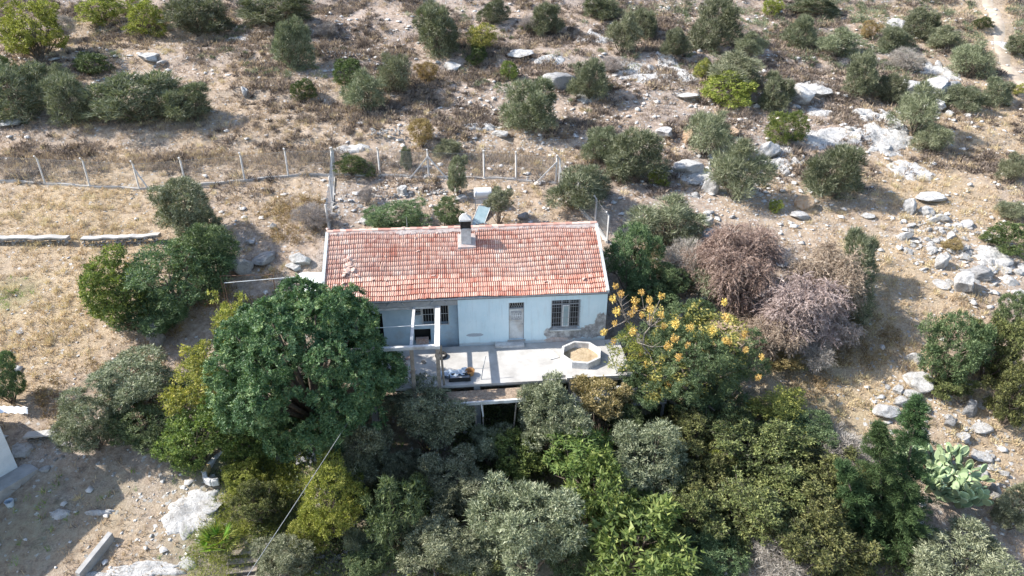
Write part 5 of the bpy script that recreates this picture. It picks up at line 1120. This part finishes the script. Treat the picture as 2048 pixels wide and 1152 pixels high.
# rubble spill: loose blocks one by one
g = random.Random(21)
def spill(cx, cy, sx, sy, n, s0, s1, label, grp, ms_, nm='rubble_stone'):
    c = at(cx, cy)
    for k in range(n):
        a = g.uniform(0, 6.28); q = math.sqrt(g.random()); x, y = c.x+math.cos(a)*q*sx, c.y+math.sin(a)*q*sy; s = s0+(s1-s0)*g.random()**2.5
        o = link(nm, ms_[g.randrange(len(ms_))], None, (x, y, gz(x, y)+s*.1), (g.random()*.6, g.random()*.6, g.random()*6), (s*g.uniform(.9, 1.5), s, s*g.uniform(.5, .9))); u = (s-s0)/(s1-s0)
        tag(o, ('large ' if u > .45 else 'mid-sized ' if u > .12 else 'small ')+label+', '+('upper ' if y > c.y else 'lower ')+('left side' if x < c.x else 'right side'), 'rock', grp)
bm2 = [rockmesh('rubble_stone', 'rock', 80+i, 2, .3, 9, .85) for i in range(5)]
spill(1925, 510, 4.0, 4.6, 110, .12, .55, 'white angular block of the rubble spill above the right thicket', 'blocks of the rubble spill', bm2)
spill(1880, 470, 2.6, 3.0, 24, .1, .35, 'pale block at the upper end of the rubble spill', 'upper blocks of the rubble spill', bm2)
spill(1960, 870, 1.6, 3.6, 26, .1, .34, 'white stone of the line running down beside the cactus', 'stones beside the cactus', bm2)
spill(1810, 790, 1.4, 1.6, 12, .08, .3, 'white stone of the heap above the conifer tip', 'stones above the conifer', bm2)
spill(1430, 380, 5.5, 4.0, 34, .08, .4, 'pale stone on the rough slope below the grey-green pair', 'stones below the grey-green pair', bm2)
spill(700, 420, 1.6, 3.2, 32, .07, .22, 'stone in the dark corner of the yard by its left fence', 'stones in the yard corner', bm2)
spill(1060, 425, 4, 2.6, 20, .06, .2, 'stone on the bare yard right of the solar heater', 'stones in the bare yard', bm2)
spill(1540, 320, 3.2, 2.6, 14, .2, .6, 'white block around the craggy boulder', 'blocks around the craggy boulder', bm2)
spill(1330, 345, 3.0, 2.2, 14, .2, .55, 'white block under the round green pair', 'blocks under the round green pair', bm2)
spill(1335, 150, 2.6, 2.2, 10, .25, .8, 'grey-white block on the bare slab left of the yellow bush', 'blocks on the upper bare slab', bm2)
spill(1760, 285, 3.4, 2.2, 12, .25, .8, 'grey-white block on the bright ledge', 'blocks on the white ledge', bm2)
spill(1870, 185, 5, 4, 24, .15, .6, 'white rock fragment among the jagged rocks of the upper right', 'fragments of the jagged rocks', bm2)
spill(150, 900, 1.6, 1.1, 16, .08, .2, 'dark stone in the rubble heap in the building shadow', 'stones of the shaded heap', [rockmesh('rubble_stone', 'rockgrey', 90+i, 2, .3, 9, .85) for i in range(3)])

# ---------------------------------------------------------------- lower left: white building, kerb, trough, steps, bucket
c0 = at(37, 938); dv = Vector((-.5, -.87, 0)).normalized(); pv = Vector((dv.y, -dv.x, 0)); pv = pv if pv.x < 0 else -pv
nb = empty('neighbour_building', c0, 0, 'white rendered building cut by the left edge, wall in shade', 'building')
prof = [(0, 4.4), (1.3, 5.5), (8.5, 2.9)]; b = MB(); Lf = []
for off in (0, 6.0):
    Lf.append([dv*0+pv*off+Vector((0, 0, -1.5)), *[dv*u+pv*off+Vector((0, 0, z)) for u, z in prof], dv*8.5+pv*off+Vector((0, 0, -1.5))])
n = 5; b.add([*Lf[0], *Lf[1]], [tuple(range(n)), tuple(range(n, 2*n))[::-1]]+[(k, n+k, n+(k+1) % n, (k+1) % n) for k in range(n)]); b.build('wall', M['shade_wall'], nb)
b = MB()
for (u0, z0_), (u1, z1_) in zip(prof[:-1], prof[1:]):
    q = [dv*u0-pv*.25+Vector((0, 0, z0_+.02)), dv*u1-pv*.25+Vector((0, 0, z1_+.02)), dv*u1+pv*6.2+Vector((0, 0, z1_+.02)), dv*u0+pv*6.2+Vector((0, 0, z0_+.02))]; b.add(q+[v+Vector((0, 0, .12)) for v in q], [(0, 1, 2, 3), (7, 6, 5, 4), (0, 4, 5, 1), (1, 5, 6, 2), (2, 6, 7, 3), (3, 7, 4, 0)])
b.build('roof', M['conc_white'], nb)
b = MB(); q = [-pv*.001-dv*.5, -pv*1.1-dv*.5, -pv*1.1+dv*8, -pv*.001+dv*8]; b.add([v+Vector((0, 0, -1.6)) for v in q]+[v+Vector((0, 0, .12)) for v in q], [(3, 2, 1, 0), (4, 5, 6, 7), (0, 1, 5, 4), (1, 2, 6, 5), (2, 3, 7, 6), (3, 0, 4, 7)]); b.build('plinth', M['conc_grey'], nb)
a1 = atY(-6, 822, c0.y+.6); e = empty('corrugated_awning', a1, 0, 'white corrugated sheet sticking out over the left edge building', 'awning'); V = []; n = 30
for t_ in (0, -.012):
    for j in (0, 1):
        for i in range(n+1): V.append((-.6+2.35*i/n-(.35*j if i > 26 else 0), j*.55-.2, .035*math.sin(i*1.4)+.1+t_-.004*i))
f = [(i, i+1, n+1+i+1, n+1+i) for i in range(n)]; b2 = 2*(n+1); f += [(b2+i, b2+n+1+i, b2+n+2+i, b2+i+1) for i in range(n)]; link('sheet', mesh_np('sheet', V, f, M['white']), e)
MB().bar((-.6, .1, .0), (1.2, .1, -.02), .05).build('rafter', M['wood'], e)
b = MB(); A_, B_ = at(160, 1160), at(226, 1078); o = A_; d = B_-A_; s = Vector((-d.y, d.x, 0)).normalized()*.16
V = []
for q in (A_, B_): V += [q-o-s+Vector((0, 0, -.4)), q-o-s+Vector((0, 0, .45)), q-o+s+Vector((0, 0, .45)), q-o+s+Vector((0, 0, -.4))]
o_ = b.add(V, [(0, 1, 5, 4), (1, 2, 6, 5), (2, 3, 7, 6), (0, 3, 2, 1), (4, 5, 6, 7)]).build('low_concrete_wall', M['conc_grey'], bev=.02); o_.location = o; tag(o_, 'short low concrete wall slanting up from the bottom left edge', 'wall')
# low broken wall behind the shade and edge of the step
A_, B_ = at(60, 880), at(120, 868); stonewall((55, 884), (120, 878), .35, 'low grey wall running from the white building in its shadow', 30, 12, ms_=sgrey)
p = at(440, 945); e = empty('stone_trough', p, 0, 'broken curved white trough filled with dry grass', 'trough'); pts = [(.35, -.95), (.0, -1.05), (-.4, -.85), (-.62, -.4), (-.62, .2), (-.5, .75), (-.35, 1.05)]
for k in range(len(pts)-1):
    a, c = pts[k], pts[k+1]; MB().bar((a[0], a[1], .2), (c[0], c[1], .2), .24, .4).build('block', M['conc_white'] if k != 3 else simple('yellow_stone', (.5, .36, .16), (.62, .5, .3), 4), e, bev=.04)
p = at(485, 1142); e = empty('wooden_steps', p, .12, 'three weathered wooden steps at the bottom edge beside the palm', 'steps')
for k in range(4): MB().box(-.75, .75, -.16, .16, -.05, .0).build('step', M['wood'], e, bev=.008, loc=(0, .42*k-.5, .16*k)) 
for x in (-.7, .7): MB().bar((x, -.8, -.25), (x, 1.0, .42), .05, .12).build('stringer', M['wood'], e)
p = at(22, 1012); e = empty('bucket', p, 0, 'small blue-grey bucket on the ground by the left edge', 'bucket'); n = 14; pr = [(.0, .0), (.13, .0), (.17, .3), (.155, .3), (.12, .03), (0, .03)]
MB().add([(r_*math.cos(6.283*k/n), r_*math.sin(6.283*k/n), z) for r_, z in pr for k in range(n)], [(j*n+k, j*n+(k+1) % n, (j+1)*n+(k+1) % n, (j+1)*n+k) for j in range(5) for k in range(n)]).build('body', M['blue_plastic'], e, scale=(1.3, 1.3, 1.2))
MB().tube([(.21*math.cos(a*.314), .0, .36+.12*math.sin(a*.314)) for a in range(11)], .01, 4).build('handle', M['metal_grey'], e)
# pipe frame and white sheet left of the house
P0, P1 = atz(440, 552, 2.4), atz(545, 549, 2.4); P2, P3 = atz(448, 566, 2.4), atz(600, 553, 2.4); P4 = W(-16.9, 2.2, 2.6)
e = empty('pipe_frame', P0, 0, 'rusty metal pipe frame standing left of the house', 'frame')
for a, c in ((P0, P1), (P2, P3), (P3, P4)): MB().bar(a-P0, c-P0, .06, .06, 6).build('pipe', M['metal_pale'] if a != P0 else M['rust'], e)
for q in (P0, P1, P2, P3): MB().bar((q.x-P0.x, q.y-P0.y, q.z-P0.z), (q.x-P0.x, q.y-P0.y, gz(q.x, q.y)-P0.z-.1), .06, .06, 6).build('post', M['rust'], e)
q = [(598, 549, 2.9), (648, 544, 2.95), (648, 592, 2.55), (612, 592, 2.3)]; Q_ = [atz(*v) for v in q]; e = empty('white_sheet', Q_[0], 0, 'bright white sheet roofing the gap left of the house', 'sheet'); V = []; n = 14
for tt in (0, -.02):
    for i in range(n+1):
        for j in range(n+1): u, v = i/n, j/n; a = Q_[0].lerp(Q_[1], u); c = Q_[3].lerp(Q_[2], u); V.append(a.lerp(c, v)-Q_[0]+Vector((0, 0, tt+.12*float(fbm(u*3, v*3, 8, 3))-.15*math.sin(u*3.14)*math.sin(v*3.14)+.06*math.sin(u*6))))
m_ = (n+1)**2; f = []
for k, s in ((0, 1), (m_, -1)):
    for i in range(n):
        for j in range(n): a = [k+i*(n+1)+j, k+(i+1)*(n+1)+j, k+(i+1)*(n+1)+j+1, k+i*(n+1)+j+1]; f.append(a if s < 0 else a[::-1])
link('cloth', mesh_np('cloth', V, f, M['white'], smooth=True), e)
for q in Q_[:1]+Q_[3:]: MB().bar(q-Q_[0]-Vector((0, 0, .05)), (q.x-Q_[0].x, q.y-Q_[0].y, gz(q.x, q.y)-Q_[0].z-.1), .06).build('post', M['wood'], e)
# overhead cable sagging down towards the camera
A_ = atY(738, 778, 30.6); B_ = atY(492, 1156, 17.); d = B_-A_; b = MB(); b.tube([A_+d*t-Vector((0, 0, 1.0*t*(1.0-t)*.25)) for t in [i/14 for i in range(0, 19)]], .012, 6); tag(b.build('overhead_cable', M['cable']), 'thin pale overhead cable crossing the bottom left trees', 'cable')

# ---------------------------------------------------------------- uncountable ground cover
def scatter(n, seed, x0=-70, x1=74, y0=21, y1=108):
    n = int(n*(x1-x0)/96); g = np.random.default_rng(seed); return g, g.uniform(x0, x1, n), y0+(y1-y0)*g.random(n)
def keep(x, y, m=1):
    lx_ = (x-O.x)*U.x+(y-O.y)*U.y; ly_ = (x-O.x)*N_.x+(y-O.y)*N_.y
    ins = (lx_ > -17) & (lx_ < .4) & (ly_ > -.3) & (ly_ < 9.2); return ~ins & (np.abs(x) < 7+y*.82)
def tufts(name, n, seed, dens, blades, L, W_, tmid, tsd, m, spread=.1, outw=.45, **kw):
    g, x, y = scatter(n, seed, **kw); s, st, gr = masks(x, y); n = len(x); k = keep(x, y) & (g.random(n) < dens(x, y, s, st, gr)) & (pathdist(x, y) > 1.2)
    x, y, s = x[k], y[k], s[k]; z = height(x, y); n = len(x); i = np.repeat(np.arange(n), blades); N2 = len(i); sc_ = g.uniform(.55, 1.3, n)[i]
    P = np.stack([x[i]+g.normal(0, spread, N2)*sc_, y[i]+g.normal(0, spread, N2)*sc_, z[i]-.03], 1); D = unit(np.stack([g.normal(0, outw, N2), g.normal(0, outw, N2), np.ones(N2)], 1)); sd = unit(np.cross(D, g.normal(size=(N2, 3))))
    LL = (L*sc_*g.uniform(.6, 1.2, N2))[:, None]; V = np.empty((N2, 3, 3)); V[:, 0] = P-sd*W_; V[:, 1] = P+sd*W_; V[:, 2] = P+D*LL+np.array([0, 0, -.12])*LL*LL*2
    tt = np.clip((tmid(s) if callable(tmid) else tmid)[i]+g.normal(0, tsd, N2), 0, 1) if callable(tmid) else np.clip(np.full(N2, tmid)+np.repeat(g.normal(0, tsd, n), blades)+g.normal(0, .1, N2), 0, 1)
    tag(link(name, mesh_np(name, V.reshape(-1, 3), np.arange(N2*3).reshape(-1, 3), M[m], np.repeat(tt, 3))), kind='stuff'); return n
cl = lambda x, y, f, sd: fbm(x*f, y*f, sd, 3)
tufts('dry_grass', 90000, 100, lambda x, y, s, st, gr: np.clip(.15+.75*s+1.3*(cl(x, y, .3, 70)-.42), 0, 1)*(1-st*.5)*(1-gr), 7, .36, .024, lambda s: .42+.34*s, .15, 'straw')
tufts('dry_scrub', 16000, 101, lambda x, y, s, st, gr: np.clip(.12+3*(cl(x, y, .35, 71)-.42), 0, 1)*sm(50, 58, y)*(1-.8*s)*(1-gr), 22, .5, .02, .24, .13, 'straw', spread=.26, outw=.85, y0=49)
tufts('green_grass', 9000, 102, lambda x, y, s, st, gr: gr**1.5, 12, .42, .014, .5, .2, 'greengrass', outw=.5, y1=50)
tufts('fence_grass', 20000, 103, lambda x, y, s, st, gr: np.clip(np.exp(-((height(x, y, False)-4.85-.25*fbm(x*.2, y*.2, 5))/.36)**2)*(.25+1.6*(cl(x, y, .4, 72)-.3))*(x < 9)*(y > 50), 0, 1), 14, .6, .024, lambda s: .42+0*s, .17, 'straw', spread=.16, outw=.45, y0=50, y1=62, x1=12)
def under(name, n, seed, spots, m, L, W_, hgt=.7, per=26):
    g = np.random.default_rng(seed); X = []; Y = []
    for px, py, r in spots:
        p = at(px, py); k = int(n*r*r/sum(q[2]**2 for q in spots)); a = g.random(k)*6.283; q = np.sqrt(g.random(k))*r; X.append(p.x+np.cos(a)*q); Y.append(p.y+np.sin(a)*q)
    x = np.concatenate(X); y = np.concatenate(Y); k = keep(x, y) & (cl(x, y, .5, seed) > .36); x, y = x[k], y[k]; i = np.repeat(np.arange(len(x)), per); hh = hgt*g.uniform(.4, 1.3, len(x))[i]; d = unit(g.normal(size=(len(i), 3))); d[:, 2] = np.abs(d[:, 2])
    P = np.stack([x[i], y[i], height(x, y)[i]], 1)+d*np.stack([hh*.6, hh*.6, hh], 1)*(g.random((len(i), 1))**.4); D = unit(d+g.normal(size=d.shape)*.7); V = leaves(P, D, L*g.uniform(.6, 1.2, len(i)), W_, g)
    tag(link(name, mesh_np(name, V.reshape(-1, 3), np.arange(len(V)*3).reshape(-1, 3), M[m], np.repeat(np.clip(g.random(len(x))[i]*.7+g.normal(.15, .15, len(i)), 0, 1), 3))), kind='stuff')
def brush(name, n, seed, dens, m, L, W_, r0, r1, per, tm, ts, y0=47, y1=108, up=.4):
    g, x, y = scatter(n, seed, y0=y0, y1=y1); s_, st, gr = masks(x, y); n = len(x); k = keep(x, y) & (g.random(n) < dens(x, y, s_, st)) & (pathdist(x, y) > 1.5); x, y = x[k], y[k]; n = len(x)
    i = np.repeat(np.arange(n), per); rr = (r0+(r1-r0)*g.random(n)**2)[i]; d = unit(g.normal(size=(len(i), 3))); d[:, 2] = np.abs(d[:, 2]); P = np.stack([x[i], y[i], height(x, y)[i]-.03], 1)+d*(rr*(g.random(len(i))**.45))[:, None]*np.array([1, 1, .75])
    D = unit(d*.8+g.normal(size=d.shape)*.5+np.array([0, 0, up])); V = leaves(P, D, L*g.uniform(.6, 1.3, len(i)), W_, g)
    tag(link(name, mesh_np(name, V.reshape(-1, 3), np.arange(len(V)*3).reshape(-1, 3), M[m], np.repeat(np.clip(g.normal(tm, ts, n)[i]+g.normal(0, .1, len(i)), 0, 1), 3))), kind='stuff')
brush('dry_brush', 40000, 130, lambda x, y, s_, st: np.clip(.16+3*(cl(x, y, .25, 81)-.42), 0, 1)*(1-.7*s_)*sm(50, 56, y), 'straw', .32, .085, .16, .8, 44, .26, .15)
brush('low_green_scrub', 10000, 131, lambda x, y, s_, st: np.clip(2.8*(cl(x, y, .16, 83)-.46)+.45*sm(5, 20, x)*sm(72, 85, y), 0, 1)*sm(60, 75, y)*(1-.8*s_), 'lf_maquis', .26, .07, .25, .95, 70, .55, .2, y0=57)
brush('straw_tussocks', 14000, 132, lambda x, y, s_, st: np.clip(1.5*s_*(cl(x, y, .3, 85)-.2), 0, 1), 'straw', .34, .045, .2, .5, 30, .7, .16, y0=26, y1=90, up=.8)
under('undergrowth', 4200, 120, [(900, 1040, 4), (1100, 960, 4), (1300, 1000, 4.5), (1450, 950, 5), (1550, 1060, 5), (1000, 900, 3), (640, 1060, 3.2), (760, 1090, 3), (1700, 1040, 3.5), (1400, 1100, 4)], 'lf_bramble', .15, .08, 1.0)
under('leafy_ground_cover', 2200, 121, [(430, 880, 2.2), (500, 920, 2), (340, 860, 1.5), (560, 960, 2), (1010, 870, 2.4), (380, 800, 2), (1350, 860, 3), (1260, 800, 2.5), (720, 1000, 2.5)], 'lf_green', .13, .06, .5)
under('dead_undergrowth', 1500, 123, [(500, 590, 2.5), (440, 640, 2), (590, 440, 3), (350, 700, 2), (1330, 520, 2.5), (1600, 740, 3), (1700, 660, 3), (1400, 480, 2.5), (150, 780, 2), (560, 620, 2)], 'lf_brown', .2, .04, .55)
under('weeds', 1500, 122, [(520, 960, 1.7), (560, 1010, 1.8), (480, 1020, 1.5), (440, 1110, 1.6), (550, 930, 1.5), (500, 940, 1.4)], 'lf_lime', .16, .025, .6)
def stones(name, n, seed, dens, s0, s1, m, **kw):
    g, x, y = scatter(n, seed, **kw); s, st, gr = masks(x, y); n = len(x); k = keep(x, y) & (g.random(n) < dens(x, y, s, st, gr)); x, y = x[k], y[k]; z = height(x, y); n = len(x)
    o8 = np.array([(1, 0, 0), (0, 1, 0), (-1, 0, 0), (0, -1, 0), (.1, .1, 1), (.0, 0, -1), (.7, .7, .5), (-.7, .6, .6), (-.6, -.7, .5), (.7, -.6, .6)]); fc = np.array([(0, 6, 4), (6, 1, 4), (1, 7, 4), (7, 2, 4), (2, 8, 4), (8, 3, 4), (3, 9, 4), (9, 0, 4), (0, 1, 6), (1, 2, 7), (2, 3, 8), (3, 0, 9)])
    S = s0+(s1-s0)*g.random(n)**3; a = g.random(n)*6.283; V = o8[None]*(1+g.normal(0, .22, (n, 10, 1)))*S[:, None, None]*np.stack([g.uniform(.8, 1.6, n), np.ones(n), g.uniform(.45, .9, n)], 1)[:, None, :]
    X = V[..., 0]*np.cos(a)[:, None]-V[..., 1]*np.sin(a)[:, None]+x[:, None]; Y = V[..., 0]*np.sin(a)[:, None]+V[..., 1]*np.cos(a)[:, None]+y[:, None]; Z = V[..., 2]+z[:, None]+S[:, None]*.15
    tag(link(name, mesh_np(name, np.stack([X, Y, Z], -1).reshape(-1, 3), (fc[None]+np.arange(n)[:, None, None]*10).reshape(-1, 3), M[m])), kind='stuff'); return n
stones('loose_stones', 30000, 110, lambda x, y, s, st, gr: np.clip(.1+.85*st+.8*(cl(x, y, .18, 75)-.46)+.25*sm(4, 14, x)*sm(45, 60, y), 0, 1)*(1-.5*s), .03, .27, 'pebble')
stones('gravel', 30000, 111, lambda x, y, s, st, gr: np.clip(st*.9+.08, 0, 1), .03, .09, 'pebble', y1=60)
print('objects', len(bpy.data.objects), 'tris', sum(sum(len(p.vertices)-2 for p in me.polygons) for me in bpy.data.meshes))
